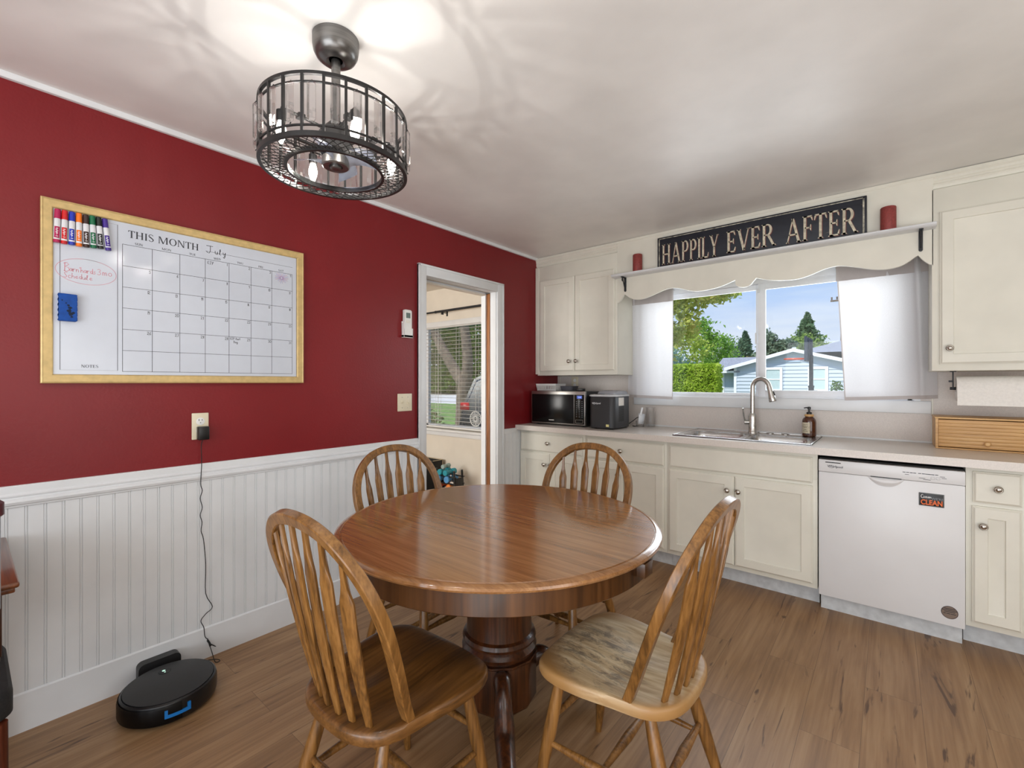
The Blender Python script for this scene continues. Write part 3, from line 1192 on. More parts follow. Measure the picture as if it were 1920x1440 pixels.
for hx in (1.845, 1.937):
    bm = nb()
    lathe(bm, [(.024, 0), (.024, .003), (.017, .006), (0, .0065)], (hx, 3.62, zr), 20)
    obj('hole_cover', bm, m_steel, t)

# faucet
t = thing('kitchen_faucet', 'tall gooseneck pull-down faucet behind the sink', 'faucet', (1.738, 3.60, zr))
fx, fy = 1.738, 3.60
bm = nb()
lathe(bm, [(.03, 0), (.03, .006), (.027, .01), (.0265, .05), (.0265, .115), (.0245, .125), (.018, .14)], (fx, fy, zr), 28)
obj('body', bm, m_nickel, t)
neck = [(fx, fy, zr + .13), (fx, fy, 1.22)]
dirx, diry = .96, -.28
for i in range(1, 15):
    a = PI - (PI * 0.93) * i / 14
    neck.append((fx + dirx * (.058 + .058 * math.cos(a)), fy + diry * (.058 + .058 * math.cos(a)), 1.255 + .064 * math.sin(a)))
bm = nb()
tube(bm, neck, .0155, 16)
obj('neck', bm, m_nickel, t)
e = Vector(neck[-1])
d = (Vector((dirx * .25, diry * .25, -1))).normalized()
bm = nb()
tube(bm, [e - d * .002, e + d * .01, e + d * .03, e + d * .075, e + d * .105, e + d * .11], [.0155, .0165, .0165, .021, .0245, .022], 20)
obj('spray_head', bm, m_nickel, t)
bm = nb()
tube(bm, [e + d * .035 + Vector((.018, -.002, 0)), e + d * .065 + Vector((.0215, -.003, 0))], .004, 8)
obj('spray_button', bm, m_black, t)
bm = nb()
cyl(bm, (fx - .02, fy - .005, zr + .075), (fx - .05, fy - .016, zr + .075), .016, .016)
tube(bm, [(fx - .044, fy - .014, zr + .08), (fx - .05, fy - .03, zr + .12), (fx - .052, fy - .045, zr + .175)], [.006, .0055, .005], 10)
obj('lever', bm, m_nickel, t)

# dishwasher
t = thing('dishwasher', 'white built-in dishwasher under the worktop', 'dishwasher', (2.475, 3.4, 0))
bm = nb()
box(bm, 2.182, 2.772, 3.135, 3.66, .1, .868)
obj('tub', bm, m_dark, t)
bm = nb()
box(bm, 2.181, 2.7735, 3.10, 3.136, .097, .7925, .004)
obj('door', bm, m_appliance, t)
d = t.children[-1]
bm = nb()
# moulded grip under the console
NX = 16
rows = []
for j in range(7):
    v = j / 6
    row = []
    for i in range(NX + 1):
        u = i / NX * 2 - 1
        x = 2.475 + u * .075
        depth = .026 * (1 - u * u) ** .5 * math.sin(PI * min(1, v * 1.15 + .0))
        zlo = .747 + .046 * (abs(u) ** 2.6)
        z = .7925 - (.7925 - zlo) * v
        row.append(bm.verts.new((x, 3.0995 - depth * .5 - .001, z)))
    rows.append(row)
for a, b in zip(rows, rows[1:]):
    for i in range(NX):
        bm.faces.new((a[i], a[i + 1], b[i + 1], b[i]))
obj('grip', bm, m_appliance, t, angle=60)
bm = nb()
box(bm, 2.181, 2.7735, 3.094, 3.136, .794, .862, .004)
obj('console', bm, m_appliance, t)
con = t.children[-1]
bm = nb()
box(bm, 2.412, 2.538, 3.0925, 3.1, .7935, .797)
obj('grip_shadow_gap', bm, m_dark, con)
bm = nb()
box(bm, 2.213, 2.283, 3.0925, 3.0945, .8465, .851)
obj('vent_slot', bm, m_dark, con)
fD = lambda x, z, k=1: (lambda a, b, dd: (x + a, 3.0935 - dd, z + b))
bm = text_bm('Whirlpool', .017, fD(2.222, .822), .0002, .0003)
ring = [(2.2405 + .012 * math.cos(a), .826 + .0075 * math.sin(a)) for a in [.6 + 5.2 * i / 14 for i in range(15)]]
strip(bm, ring, .0012, lambda a, b, dd: (a, 3.0932, b))
obj('logo', bm, m_ink_line, con)
bm = nb()
rd = random.Random(3)
for x in (2.548, 2.562, 2.576, 2.589, 2.608, 2.622, 2.634, 2.645, 2.657, 2.671):
    strip(bm, [(x - .004, .834), (x + .004, .834)], .0035, lambda a, b, dd: (a, 3.0932, b))
for x0, x1, z in ((2.552, 2.566, .8235), (2.606, 2.628, .812), (2.622, 2.648, .806), (2.684, 2.70, .827), (2.69, 2.706, .820)):
    strip(bm, [(x0, z), (x1, z)], .0022, lambda a, b, dd: (a, 3.0932, b))
for x in (2.657, 2.676):
    strip(bm, [(x - .007, .811), (x + .007, .811), (x + .007, .822), (x - .007, .822), (x - .007, .811)], .0007, lambda a, b, dd: (a, 3.0932, b))
obj('printed_controls', bm, m_ink_line, con)
bm = nb()
box(bm, 2.186, 2.768, 3.165, 3.18, .0, .098)
obj('toe_panel', bm, m_toe, t)
tp_ = t.children[-1]
for x in (2.21, 2.745):
    bm = nb()
    lathe(bm, [(.012, 0), (.012, .002), (.009, .003), (0, .003)], (x, 3.165, .075), 16, '-Y')
    obj('screw', bm, m_toe, tp_)

# magnet and sticker on the dishwasher door
t = thing('dishwasher_magnet', 'small black magnet reading WE\'RE CLEAN on the dishwasher door', 'magnet', (2.652, 3.097, .674))
bm = nb()
box(bm, 2.605, 2.699, 3.0955, 3.0995, .674, .739, .0018)
obj('plate', bm, M('magnet_grey', (96, 98, 98), .5), t)
bm = nb()
box(bm, 2.609, 2.695, 3.0945, 3.0957, .678, .735, .0006)
obj('face', bm, M('magnet_black', (18, 19, 22), .4), t)
fM = lambda x, z: (lambda a, b, dd: (x + a, 3.0942 - dd, z + b))
obj('lettering', text_bm('CLEAN', .0345, fM(2.6115, .6815), .0002, .0012, squeeze=.755), M('orange_print', (232, 108, 44), .5), t, label='orange lettering')
obj('lettering', text_bm("WE'RE", .0155, fM(2.652, .7085), .0002, .0003), M('grey_print', (120, 124, 128), .5), t, label='grey lettering')
bm = nb()
hand(bm, 'C', 2.612, .713, .017, .0022, lambda a, b, dd: (a, 3.0941, b), 0)
hand(bm, 'ome', 2.621, .7145, .014, .0018, lambda a, b, dd: (a, 3.0941, b), 0)
strip(bm, [(2.644, .7155), (2.6455, .721)], .0018, lambda a, b, dd: (a, 3.0941, b))
hand(bm, 'n', 2.646, .7155, .011, .0015, lambda a, b, dd: (a, 3.0941, b), 0)
obj('lettering', bm, M('white_print', (238, 238, 236), .5), t, label='white script lettering')
t = thing('service_sticker', 'round brown service sticker low on the dishwasher door', 'sticker', (2.718, 3.0985, .134))
bm = nb()
lathe(bm, [(.031, 0), (.031, .0012), (0, .0013)], (2.718, 3.0998, .164), 32, '-Y')
obj('disc', bm, M('sticker_edge', (62, 48, 46), .5), t)
bm = nb()
lathe(bm, [(.0285, 0), (0, .0001)], (2.718, 3.0984, .164), 32, '-Y')
obj('face', bm, M('sticker_taupe', (128, 110, 98), .5), t)
bm = nb()
for i, (w, z) in enumerate(((.018, .182), (.025, .1745), (.018, .167), (.007, .158))):
    strip(bm, [(2.718 - w, z), (2.718 + w, z)] if i < 3 else [(2.697, z), (2.703, z)], .0032, lambda a, b, dd: (a, 3.0981, b))
strip(bm, [(2.708, .158), (2.719, .158)], .0032, lambda a, b, dd: (a, 3.0981, b))
strip(bm, [(2.724, .158), (2.739, .158)], .0032, lambda a, b, dd: (a, 3.0981, b))
obj('printed_lines', bm, m_ink, t)

# ------------------------------------------------------------------ shelf over the window, sign, candles
t = thing('wall_shelf', 'long narrow white shelf on black brackets above the window', 'shelf', (1.74, 3.31, 2.12))
bm = nb()
prism(bm, [(3.352, 2.122), (3.285, 2.122), (3.272, 2.126), (3.266, 2.133), (3.266, 2.139), (3.27, 2.1425), (3.352, 2.1425)], lambda a, b, d: (d, a, b), .80, 2.682)
obj('board', bm, m_white, t)
for x in (.882, 2.622):
    bm = nb()
    box(bm, x - .009, x + .009, 3.346, 3.352, 2.02, 2.122, .0015)
    box(bm, x - .009, x + .009, 3.285, 3.352, 2.116, 2.122, .0015)
    pth = catmull([(x, 3.29, 2.117), (x, 3.302, 2.105), (x, 3.315, 2.085), (x, 3.33, 2.055), (x, 3.346, 2.03)], 5)
    tube(bm, pth, .004, 8)
    tube(bm, [(x, 3.30 + .011 * math.cos(a), 2.098 + .011 * math.sin(a)) for a in [i / 10 * 4.6 for i in range(11)]], .003, 6)
    lathe(bm, [(.009, 0), (.009, .005), (.004, .007), (0, .007)], (x, 3.352, 2.02), 14, '-Y')
    obj('bracket', bm, m_iron, t)

t = thing('wooden_sign', 'long dark distressed wooden sign reading HAPPILY EVER AFTER on the shelf', 'sign', (1.77, 3.335, 2.1427))


def sign_mat():
    t_ = NT('distressed_navy_paint')
    t_.b.inputs['Roughness'].default_value = .55
    v = t_.coord('Object', (5, 30, 26))
    n = t_.node('TexNoise', Scale=1.0, Detail=8.0, Roughness=.65, Distortion=.6)
    t_.l.new(v, n.inputs['Vector'])
    c = t_.ramp(n.outputs['Fac'], [(.30, lin((92, 86, 78))), (.345, lin((24, 27, 36))), (.6, lin((32, 35, 46))), (.72, lin((26, 28, 38)))])
    t_.l.new(c, t_.b.inputs['Base Color'])
    return t_.m


m_sign = sign_mat()
m_letter = M('aged_cream_paint', (198, 190, 168), .6, var=.12, scale=60)
m_rim_red = M('dull_red_paint', (112, 62, 56), .6, var=.1, scale=60)
m_sign_line = M('worn_cream_line', (150, 146, 132), .6, var=.45, scale=45)
SGX0, SGX1, SGZ0, SGZ1 = 1.153, 2.39, 2.1428, 2.372
bm = nb()
box(bm, SGX0, SGX1, 3.325, 3.345, SGZ0, SGZ1, .002)
obj('plank', bm, m_sign, t)
bm = nb()
for (a, b, c, d) in ((SGX0 + .011, SGX1 - .011, SGZ1 - .014, SGZ1 - .009), (SGX0 + .011, SGX0 + .017, SGZ0 + .004, SGZ1 - .009), (SGX1 - .019, SGX1 - .011, SGZ0 + .004, SGZ1 - .009)):
    box(bm, a, b, 3.3242, 3.3252, c, d)
obj('border_line', bm, m_sign_line, t)
fS = lambda a, b, d: (a, d, b)
bm2, bm = nb(), nb()
for word, x0, x1, zb, zh in (('HAPPILY', 1.187, 1.586, 2.168, .148), ('EVER', 1.634, 1.932, 2.175, .143), ('AFTER', 1.985, 2.352, 2.170, .15)):
    serif_text(bm2, word, x0 + .004, zb - .004, zh, fS, 3.3247, 3.3251, width=x1 - x0)
    serif_text(bm, word, x0, zb, zh, fS, 3.3240, 3.3250, width=x1 - x0)
obj('letter_shadow', bm2, m_rim_red, t, angle=10)
obj('lettering', bm, m_letter, t, angle=10)

for x, lab in ((1.002, 'dark red pillar candle on the shelf beside the letter H of the sign'), (2.485, 'dark red pillar candle on the shelf, beside the letter R of the sign')):
    t = thing('pillar_candle', lab, 'candle', (x, 3.31, 2.1428), group='red candles on the window shelf')
    bm = nb()
    lathe(bm, [(.034, 0), (.0355, .003), (.0355, .127), (.033, .131), (.026, .129), (.02, .127), (0, .1265)], (x, 3.31, 2.1428), 32)
    obj('wax', bm, M('red_wax', (138, 58, 54), .6, var=.1, scale=90, bump=.15), t)
    bm = nb()
    cyl(bm, (x, 3.31, 2.269), (x + .002, 3.31, 2.279), .0012, .001, 8)
    obj('wick', bm, m_ink, t)

# ------------------------------------------------------------------ curtains


def curtain(label, x0, x1, z0, z1, folds, lean=0.0, ybase=3.642, right=False):
    t = thing('cafe_curtain', label, 'curtain', ((x0 + x1) / 2, ybase, z0))
    NXc, NZc = 70, 40
    bm = nb()
    grid = []
    for j in range(NZc + 1):
        v = j / NZc
        row = []
        for i in range(NXc + 1):
            u = i / NXc
            y = ybase
            for (c, w, a) in folds:
                y -= a * math.exp(-((u - c) / w) ** 2) * (.55 + .45 * v)
            y += .004 * math.sin(u * 19 + 2 * v)
            x = x0 + (x1 - x0) * u
            z = z0 + (z1 - z0) * v
            if right:
                x += (1 - v) * .045 * (1 - u) ** .8 + (1 - v) * .02 * u
                z += (1 - v) * (.022 * u) - v * .0
                if u > .82:
                    y += .02 * (u - .82) / .18 * (1 - v)
            else:
                x -= (1 - v) * .016 * (1 - u)
                z -= (1 - v) * .012 * u
                x -= (1 - v) * .005 * u
            row.append(bm.verts.new((x, y, z)))
        grid.append(row)
    k = int(NZc * .965)
    for j in range(NZc):
        for i in range(NXc):
            f = bm.faces.new((grid[j][i], grid[j][i + 1], grid[j + 1][i + 1], grid[j + 1][i]))
            if j in (0,) or (i == (0 if right else NXc - 1)):
                f.material_index = 1
    obj('panel', bm, [m_curtain, m_hem], t, angle=80)
    bm = nb()
    zt = z1
    tube(bm, [(x0 - .005, ybase + .006, zt - .012), (x1 + .005, ybase + .006, zt - .012)], .006, 10)
    obj('rod', bm, m_white, t)
    # header pocket: a doubled strip at the top
    bm = nb()
    rows = []
    for z in (z1 - .105, z1 - .012, z1 + .012):
        rows.append([bm.verts.new((x0 + (x1 - x0) * i / 24, ybase - .014 - .003 * math.sin(i * 1.7), z)) for i in range(25)])
    for a, b in zip(rows, rows[1:]):
        for i in range(24):
            bm.faces.new((a[i], a[i + 1], b[i + 1], b[i]))
    obj('heading', bm, m_hem, t, angle=80)


curtain('white cafe curtain beside the ice maker, hanging over the hedge side of the window', .782, 1.155, 1.17, 2.05, [(.22, .05, .012), (.1, .06, .010), (.45, .12, .008)])
curtain('wider white cafe curtain hanging beside the single-door wall cabinet', 2.222, 2.69, 1.178, 2.055, [(.84, .035, .022), (.55, .16, .012), (.2, .15, .006)], right=True)

# ------------------------------------------------------------------ things on the worktop
ZT = CT + .0008
# microwave
t = thing('microwave', 'black microwave with steel trim on the worktop corner', 'microwave', (.32, 3.4, ZT))
bm = nb()
box(bm, .05, .594, 3.245, 3.60, .944, 1.219, .004)
obj('body', bm, m_black, t)
bm = nb()
box(bm, .05, .594, 3.222, 3.247, .942, 1.221, .003)
obj('front_frame', bm, m_steel, t)
bm = nb()
box(bm, .0585, .487, 3.2195, 3.2225, .953, 1.194, .002)
obj('door', bm, m_black_gloss, t)
dd_ = t.children[-1]
bm = nb()
box(bm, .238, .291, 3.2187, 3.2197, .972, .978)
obj('badge', bm, m_steel, dd_)
bm = nb()
box(bm, .4915, .5845, 3.2195, 3.2225, .953, 1.194, .002)
obj('control_panel', bm, m_black_gloss, t)
cp = t.children[-1]
bm = nb()
box(bm, .518, .566, 3.2187, 3.2197, 1.162, 1.186)
obj('display', bm, emit_mat('blue_display', (70, 92, 168), .8), cp)
obj('clock_digits', text_bm('2:43', .016, lambda a, b, d: (.53 + a, 3.2185 - d, 1.168 + b), .0001), emit_mat('lit_digits', (190, 205, 250), 1.0), cp)
bm = nb()
for r in range(9):
    for c in range(3):
        box(bm, .509 + c * .026, .52 + c * .026, 3.2189, 3.2197, 1.136 - r * .0155, 1.140 - r * .0155)
obj('printed_buttons', bm, M('grey_print_small', (130, 134, 138), .5), cp)
bm = nb()
for a in (.505, .5725):
    box(bm, a, a + .0015, 3.2187, 3.2197, .961, .989)
for z in (.961, .9875):
    box(bm, .505, .574, 3.2187, 3.2197, z, z + .0015)
obj('open_button', bm, m_steel, cp)
for x in (.085, .555):
    for y in (3.27, 3.56):
        bm = nb()
        cyl(bm, (x, y, ZT), (x, y, .945), .012, .014, 14)
        obj('foot', bm, m_rubber, t)

# plastic basket on the microwave
t = thing('plastic_basket', 'small white slotted plastic basket on top of the microwave', 'basket', (.118, 3.42, 1.2205))


def open_basket(x0, x1, y0, y1, z0, z1, flare, mat, t, slots=True):
    bm = nb()
    th = .003
    N = 15
    for side in range(4):
        def P(u, v, o):
            f = flare * v
            X0, X1, Y0, Y1 = x0 - f, x1 + f, y0 - f, y1 + f
            z = z0 + (z1 - z0) * v
            if side == 0:
                return (X0 + (X1 - X0) * u, Y0 + o, z)
            if side == 1:
                return (X0 + (X1 - X0) * u, Y1 - o, z)
            if side == 2:
                return (X0 + o, Y0 + (Y1 - Y0) * u, z)
            return (X1 - o, Y0 + (Y1 - Y0) * u, z)

        def quad(u0, u1, v0, v1):
            c = []
            for o in (0, th):
                for (u, v) in ((u0, v0), (u1, v0), (u1, v1), (u0, v1)):
                    c.append(bm.verts.new(P(u, v, o)))
            for f in ((0, 1, 2, 3), (7, 6, 5, 4), (0, 4, 5, 1), (1, 5, 6, 2), (2, 6, 7, 3), (3, 7, 4, 0)):
                bm.faces.new([c[k] for k in f])
        quad(0, 1, .72, 1)
        quad(0, 1, 0, .2)
        for i in range(N):
            quad(i / (N - .5), (i + .5) / (N - .5), .18, .74)
    box(bm, x0 - .001, x1 + .001, y0 - .001, y1 + .001, z0, z0 + th)
    obj('basket_shell', bm, mat, t, angle=20)


open_basket(.012, .215, 3.36, 3.50, 1.2212, 1.283, .010, m_white_plastic, t)
t = thing('grey_tub', 'low dark grey plastic tub beside the white basket on the microwave', 'tub', (.30, 3.44, 1.2205))
bm = nb()
rings = [[bm.verts.new((x, y, z)) for x, y in rrect(.245 - f, .36 + f, 3.39 - f, 3.50 + f, .02)] for f, z in ((0, 1.2212), (.006, 1.258), (.009, 1.262), (.004, 1.262), (-.002, 1.226))]
for a, b in zip(rings, rings[1:]):
    for i in range(len(a)):
        bm.faces.new((a[i], a[(i + 1) % len(a)], b[(i + 1) % len(a)], b[i]))
bm.faces.new(rings[-1])
bm.faces.new(list(reversed(rings[0])))
obj('tub_shell', bm, M('dim_grey_plastic', (82, 82, 88), .4), t)
bm = nb()
box(bm, .42, .486, 3.37, 3.41, 1.2212, 1.243, .003)
obj('black_box', bm, m_black, label='small black box on the ice-maker end of the microwave top', cat='box')

# ice maker
t = thing('ice_maker', 'black countertop ice maker with a grey lid between microwave and window', 'ice maker', (.765, 3.35, ZT))


def rbody(bm, x0, x1, y0, y1, r, levels, n=7):
    rings = [[bm.verts.new((x, y, z)) for x, y in rrect(x0 + i, x1 - i, y0 + i, y1 - i, r - i * .5, n)] for i, z in levels]
    for a, b in zip(rings, rings[1:]):
        m = len(a)
        for i in range(m):
            bm.faces.new((a[i], a[(i + 1) % m], b[(i + 1) % m], b[i]))
    bm.faces.new(list(reversed(rings[0])))
    bm.faces.new(rings[-1])


IX0, IX1, IY0, IY1 = .65, .872, 3.175, 3.47
bm = nb()
rbody(bm, IX0, IX1, IY0, IY1, .045, [(.006, .9375), (0, .944), (0, 1.178), (.004, 1.184)])
obj('body', bm, M('matte_charcoal', (44, 45, 48), .45, var=.03), t)
body = t.children[-1]
bm = nb()
rbody(bm, IX0 - .006, IX1 + .006, IY0 - .008, IY1 + .002, .05, [(.006, 1.183), (0, 1.187), (0, 1.194), (.006, 1.199), (.03, 1.201)])
obj('lid_rim', bm, M('silver_grey_plastic', (206, 208, 212), .3), t)
bm = nb()
rbody(bm, IX0 + .03, IX1 - .012, IY0 + .07, IY1 - .005, .035, [(0, 1.199), (.0, 1.212), (.012, 1.226), (.05, 1.232)])
obj('lid', bm, M('dark_grey_lid', (150, 152, 158), .2), t)
bm = nb()
box(bm, IX0 + .05, IX0 + .12, IY0 + .022, IY0 + .05, 1.2, 1.2035, .001)
obj('button_strip', bm, m_ink, t)
fI = lambda a, b, d: (.682 + a, IY0 - .0006 - d, 1.126 + b)
bmw = text_bm('Whirlpool', .0185, fI, .0002, .0004)
strip(bmw, [(.7035 + .012 * math.cos(a), 1.1305 + .008 * math.sin(a)) for a in [.6 + 5.2 * i / 14 for i in range(15)]], .0013, lambda a, b, d: (a, IY0 - .0007, b))
obj('logo', bmw, M('silver_print', (214, 216, 220), .4), body)
bm = nb()
box(bm, IX1 - .0003, IX1 + .0006, 3.255, 3.345, 1.113, 1.176)
obj('instruction_label', bm, m_paper, body)
bm = nb()
for k in range(14):
    box(bm, IX1 - .0008, IX1 + .0006, 3.255 + (k % 2) * .006, 3.345, .992 + k * .0085, .9965 + k * .0085)
obj('vent_louvre', bm, m_dark, body)
bm = nb()
box(bm, .805, .83, IY0 - .0006, IY0 + .0005, .952, .971)
obj('energy_sticker', bm, M('pale_yellow_label', (222, 216, 150), .6), body)
bm = nb()
for x in (.69, .83):
    for y in (3.22, 3.46):
        cyl(bm, (x, y, ZT), (x, y, .939), .011, .011, 12)
obj('foot', bm, m_rubber, t)
bm = nb()
tube(bm, catmull([(.862, 3.46, .962), (.872, 3.53, .985), (.878, 3.58, 1.003), (.884, 3.62, .998), (.89, 3.66, .97), (.884, 3.69, .94), (.872, 3.66, .935), (.868, 3.60, .934), (.872, 3.55, .934), (.87, 3.51, .94)], 7), .0034, 8)
obj('power_cord', bm, m_rubber, t)

# jar with scoop
t = thing('glass_jar', 'clear empty glass jar on the worktop behind the ice scoop', 'jar', (.972, 3.625, ZT))
bm = nb()
lathe(bm, [(0, 0), (.035, 0), (.04, .004), (.04, .115), (.036, .13), (.035, .152), (.0385, .155), (.0385, .158), (.033, .158), (.033, .13), (.037, .113), (.037, .006), (0, .004)], (.972, 3.625, ZT), 32)
obj('jar_shell', bm, m_clear, t)
t = thing('ice_scoop', 'translucent white ice scoop standing in a small glass beside the ice maker', 'scoop', (.917, 3.545, ZT + .006))


def scoop_pt(u, v, th=0):
    # u along the scoop from tip to heel, v across
    ang = v * 1.25
    r = .026 * (1 - .15 * (1 - u)) + th
    return Vector((r * math.sin(ang), -r * math.cos(ang) * .8, .012 + u * .088))


Rs = Matrix.Translation(Vector((.917, 3.55, ZT + .008))) @ Matrix.Rotation(.16, 4, 'Y') @ Matrix.Rotation(.10, 4, 'X') @ Matrix.Rotation(PI, 4, 'Z')
bm = nb()
for th in (0, .0022):
    g = [[bm.verts.new(Rs @ scoop_pt(i / 10, -1 + 2 * j / 10, th)) for j in range(11)] for i in range(11)]
    for i in range(10):
        for j in range(10):
            bm.faces.new((g[i][j], g[i][j + 1], g[i + 1][j + 1], g[i + 1][j]))
    if th == 0:
        g0 = g
for e_ in ([(0, j) for j in range(11)], [(10, j) for j in range(11)], [(i, 0) for i in range(11)], [(i, 10) for i in range(11)]):
    for (a, b) in zip(e_, e_[1:]):
        bm.faces.new((g0[a[0]][a[1]], g0[b[0]][b[1]], g[b[0]][b[1]], g[a[0]][a[1]]))
m_scoop = M('frosted_plastic', (240, 242, 245), .25, var=.01)
obj('scoop_bowl', bm, m_scoop, t, angle=60)
bm = nb()
tube(bm, [Rs @ Vector((0, .018, .095)), Rs @ Vector((0, .01, .115)), Rs @ Vector((.0, .0, .155))], [.009, .0075, .0085], 12)
obj('handle', bm, m_scoop, t)
t = thing('small_glass', 'small clear glass holding the ice scoop', 'glass', (.917, 3.548, ZT))
bm = nb()
lathe(bm, [(0, 0), (.03, 0), (.033, .003), (.037, .05), (.035, .05), (.031, .006), (0, .005)], (.917, 3.548, ZT), 28)
obj('glass_shell', bm, m_clear, t)

# soap bottle
t = thing('soap_dispenser', 'amber glass soap bottle with a black pump behind the sink', 'soap dispenser', (2.079, 3.595, zr + .0005))
sx, sy, sz = 2.079, 3.595, zr + .0005
m_amber = NT('amber_glass')
m_amber.b.inputs['Base Color'].default_value = lin((92, 44, 18))
m_amber.b.inputs['Roughness'].default_value = .06
m_amber.b.inputs['Transmission Weight'].default_value = .35
m_amber.b.inputs['Coat Weight'].default_value = .5
m_amber = m_amber.m
bm = nb()
lathe(bm, [(0, 0), (.036, 0), (.0405, .005), (.0405, .098), (.038, .112), (.03, .124), (.023, .129), (.022, .14), (0, .14)], (sx, sy, sz), 36)
obj('bottle', bm, m_amber, t)
bm = nb()
lathe(bm, [(.0235, .132), (.0265, .134), (.0265, .144), (.0235, .147), (0, .147)], (sx, sy, sz), 28)
obj('wooden_collar', bm, m_bamboo, t)
bm = nb()
lathe(bm, [(.015, .146), (.0155, .158), (.013, .162), (.006, .164), (.006, .178), (.0095, .18), (.0095, .194), (.006, .197), (0, .197)], (sx, sy, sz), 20)
tube(bm, [(sx, sy, sz + .189), (sx - .018, sy + .004, sz + .19), (sx - .03, sy + .006, sz + .187)], [.005, .004, .0032], 8)
obj('pump', bm, m_black, t)
bm = nb()
ca = math.atan2(-sy, 2.49 - sx)  # label turned a little towards the window side
g = []
for j in range(2):
    g.append([bm.verts.new((sx + .0411 * math.cos(ca - 1.25 + 1.35 * i / 14), sy + .0411 * math.sin(ca - 1.25 + 1.35 * i / 14), sz + (.022, .094)[j])) for i in range(15)])
for i in range(14):
    bm.faces.new((g[0][i], g[0][i + 1], g[1][i + 1], g[1][i]))
obj('bottle_label', bm, M('cream_label', (214, 204, 180), .7, var=.08, scale=120), t, angle=60)
bm = nb()
for z, a0, a1 in ((.078, -.95, -.2), (.066, -1.0, -.15), (.06, -.85, -.3), (.046, -.8, -.35), (.036, -.95, -.2)):
    gg = [[bm.verts.new((sx + .0414 * math.cos(ca + a0 + (a1 - a0) * i / 8), sy + .0414 * math.sin(ca + a0 + (a1 - a0) * i / 8), sz + z + dz)) for i in range(9)] for dz in (0, .0022)]
    for i in range(8):
        bm.faces.new((gg[0][i], gg[0][i + 1], gg[1][i + 1], gg[1][i]))
obj('label_print', bm, M('olive_print', (112, 104, 66), .7), t, angle=60)

# bread box
t = thing('bread_box', 'bamboo roll-top bread box on the worktop under the paper towels', 'bread box', (2.9, 3.55, ZT))
for a, b in ((2.687, 2.698), (3.10, 3.111)):
    bm = nb()
    prism(bm, [(3.447, ZT), (3.70, ZT), (3.70, 1.096), (3.447, 1.096)], lambda p, q, d: (d, p, q), a, b)
    obj('side_panel', bm, m_bamboo, t)
bm = nb()
box(bm, 2.684, 3.114, 3.443, 3.70, 1.0955, 1.104, .002)
box(bm, 2.698, 3.10, 3.449, 3.70, ZT, .938, .001)
box(bm, 2.698, 3.10, 3.69, 3.70, .938, 1.0955)
obj('shell', bm, m_bamboo, t)
bm = nb()
for k in range(8):
    z = .942 + k * .0186
    yy = 3.455 if k < 7 else 3.458
    box(bm, 2.699, 3.099, yy, yy + .008, z, z + .0183, .0013)
obj('tambour_door', bm, m_bamboo, t)
bm = nb()
lathe(bm, [(.006, 0), (.006, .008), (.012, .012), (.013, .017), (.009, .022), (0, .023)], (2.888, 3.456, .969), 18, '-Y')
obj('knob', bm, m_bamboo, t.children[-1])

# paper towels
t = thing('paper_towel_holder', 'black metal paper towel holder under the wall cabinet', 'holder', (2.9, 3.45, 1.30))
bm = nb()
for x in (2.757, 3.09):
    box(bm, x - .0025, x + .0025, 3.44, 3.46, 1.255, 1.356, .001)
    box(bm, x - .012, x + .012, 3.43, 3.47, 1.352, 1.3565, .001)
box(bm, 2.74, 2.76, 3.444, 3.456, 1.296, 1.306, .001)
obj('arms', bm, m_iron, t)
bm = nb()
cyl(bm, (2.745, 3.45, 1.262), (3.10, 3.45, 1.262), .008, .008, 14)
obj('rod', bm, m_iron, t)
t = thing('paper_towel_roll', 'white paper towel roll hanging on the black holder', 'paper towels', (2.92, 3.45, 1.20))
bm = nb()
lathe(bm, [(.02, 2.768), (.066, 2.768), (.0665, 2.769), (.0665, 3.08), (.066, 3.081), (.02, 3.081), (.02, 2.768)], (0, 3.45, 1.262), 40, 'X')
obj('roll', bm, m_paper, t)
bm = nb()
prism(bm, [(3.3833, 1.262), (3.3823, 1.22), (3.3815, 1.173), (3.3821, 1.173), (3.3829, 1.22), (3.3842, 1.262)], lambda a, b, d: (d, a, b), 2.7685, 3.0805)
obj('loose_sheet', bm, m_paper, t)

# outlet on the splash under the wall cabinet
t = thing('wall_outlet', 'dim wall outlet on the splash behind the microwave', 'outlet', (.198, WY, 1.26))
bm = nb()
box(bm, .163, .233, WY - .006, WY - .0005, 1.235, 1.348, .002)
obj('cover_plate', bm, m_almond, t)
bm = nb()
for z in (1.27, 1.313):
    lathe(bm, [(.016, 0), (.016, .002), (0, .002)], (.198, WY - .0055, z), 18, '-Y')
obj('receptacle', bm, m_white_plastic, t)

# ------------------------------------------------------------------ on the red wall
# calendar whiteboard
BX = .0165
t = thing('calendar_whiteboard', 'large gold-framed whiteboard calendar on the red wall', 'whiteboard', (0.01, .695, 1.292))
BY0, BY1, BZ0, BZ1 = .194, 1.196, 1.292, 1.999
IY0b, IY1b, IZ0b, IZ1b = .228, 1.159, 1.328, 1.964
bm = nb()
prof = [(0, .0), (.0, .0245), (.004, .0265), (.007, .0245), (.03, .0225), (.033, .0205), (.0345, .016), (.0345, 0)]
cs = [((BY0, BZ0), (1, 1)), ((BY1, BZ0), (-1, 1)), ((BY1, BZ1), (-1, -1)), ((BY0, BZ1), (1, -1))]
rings = [[bm.verts.new((x + .001, c[0] + s[0] * i, c[1] + s[1] * i)) for i, x in prof] for c, s in cs]
for k in range(4):
    a, b = rings[k], rings[(k + 1) % 4]
    for i in range(len(prof) - 1):
        bm.faces.new((a[i], b[i], b[i + 1], a[i + 1]))
obj('frame', bm, m_gold, t, angle=25)
bm = nb()
box(bm, .004, BX, IY0b - .001, IY1b + .001, IZ0b - .001, IZ1b + .001)
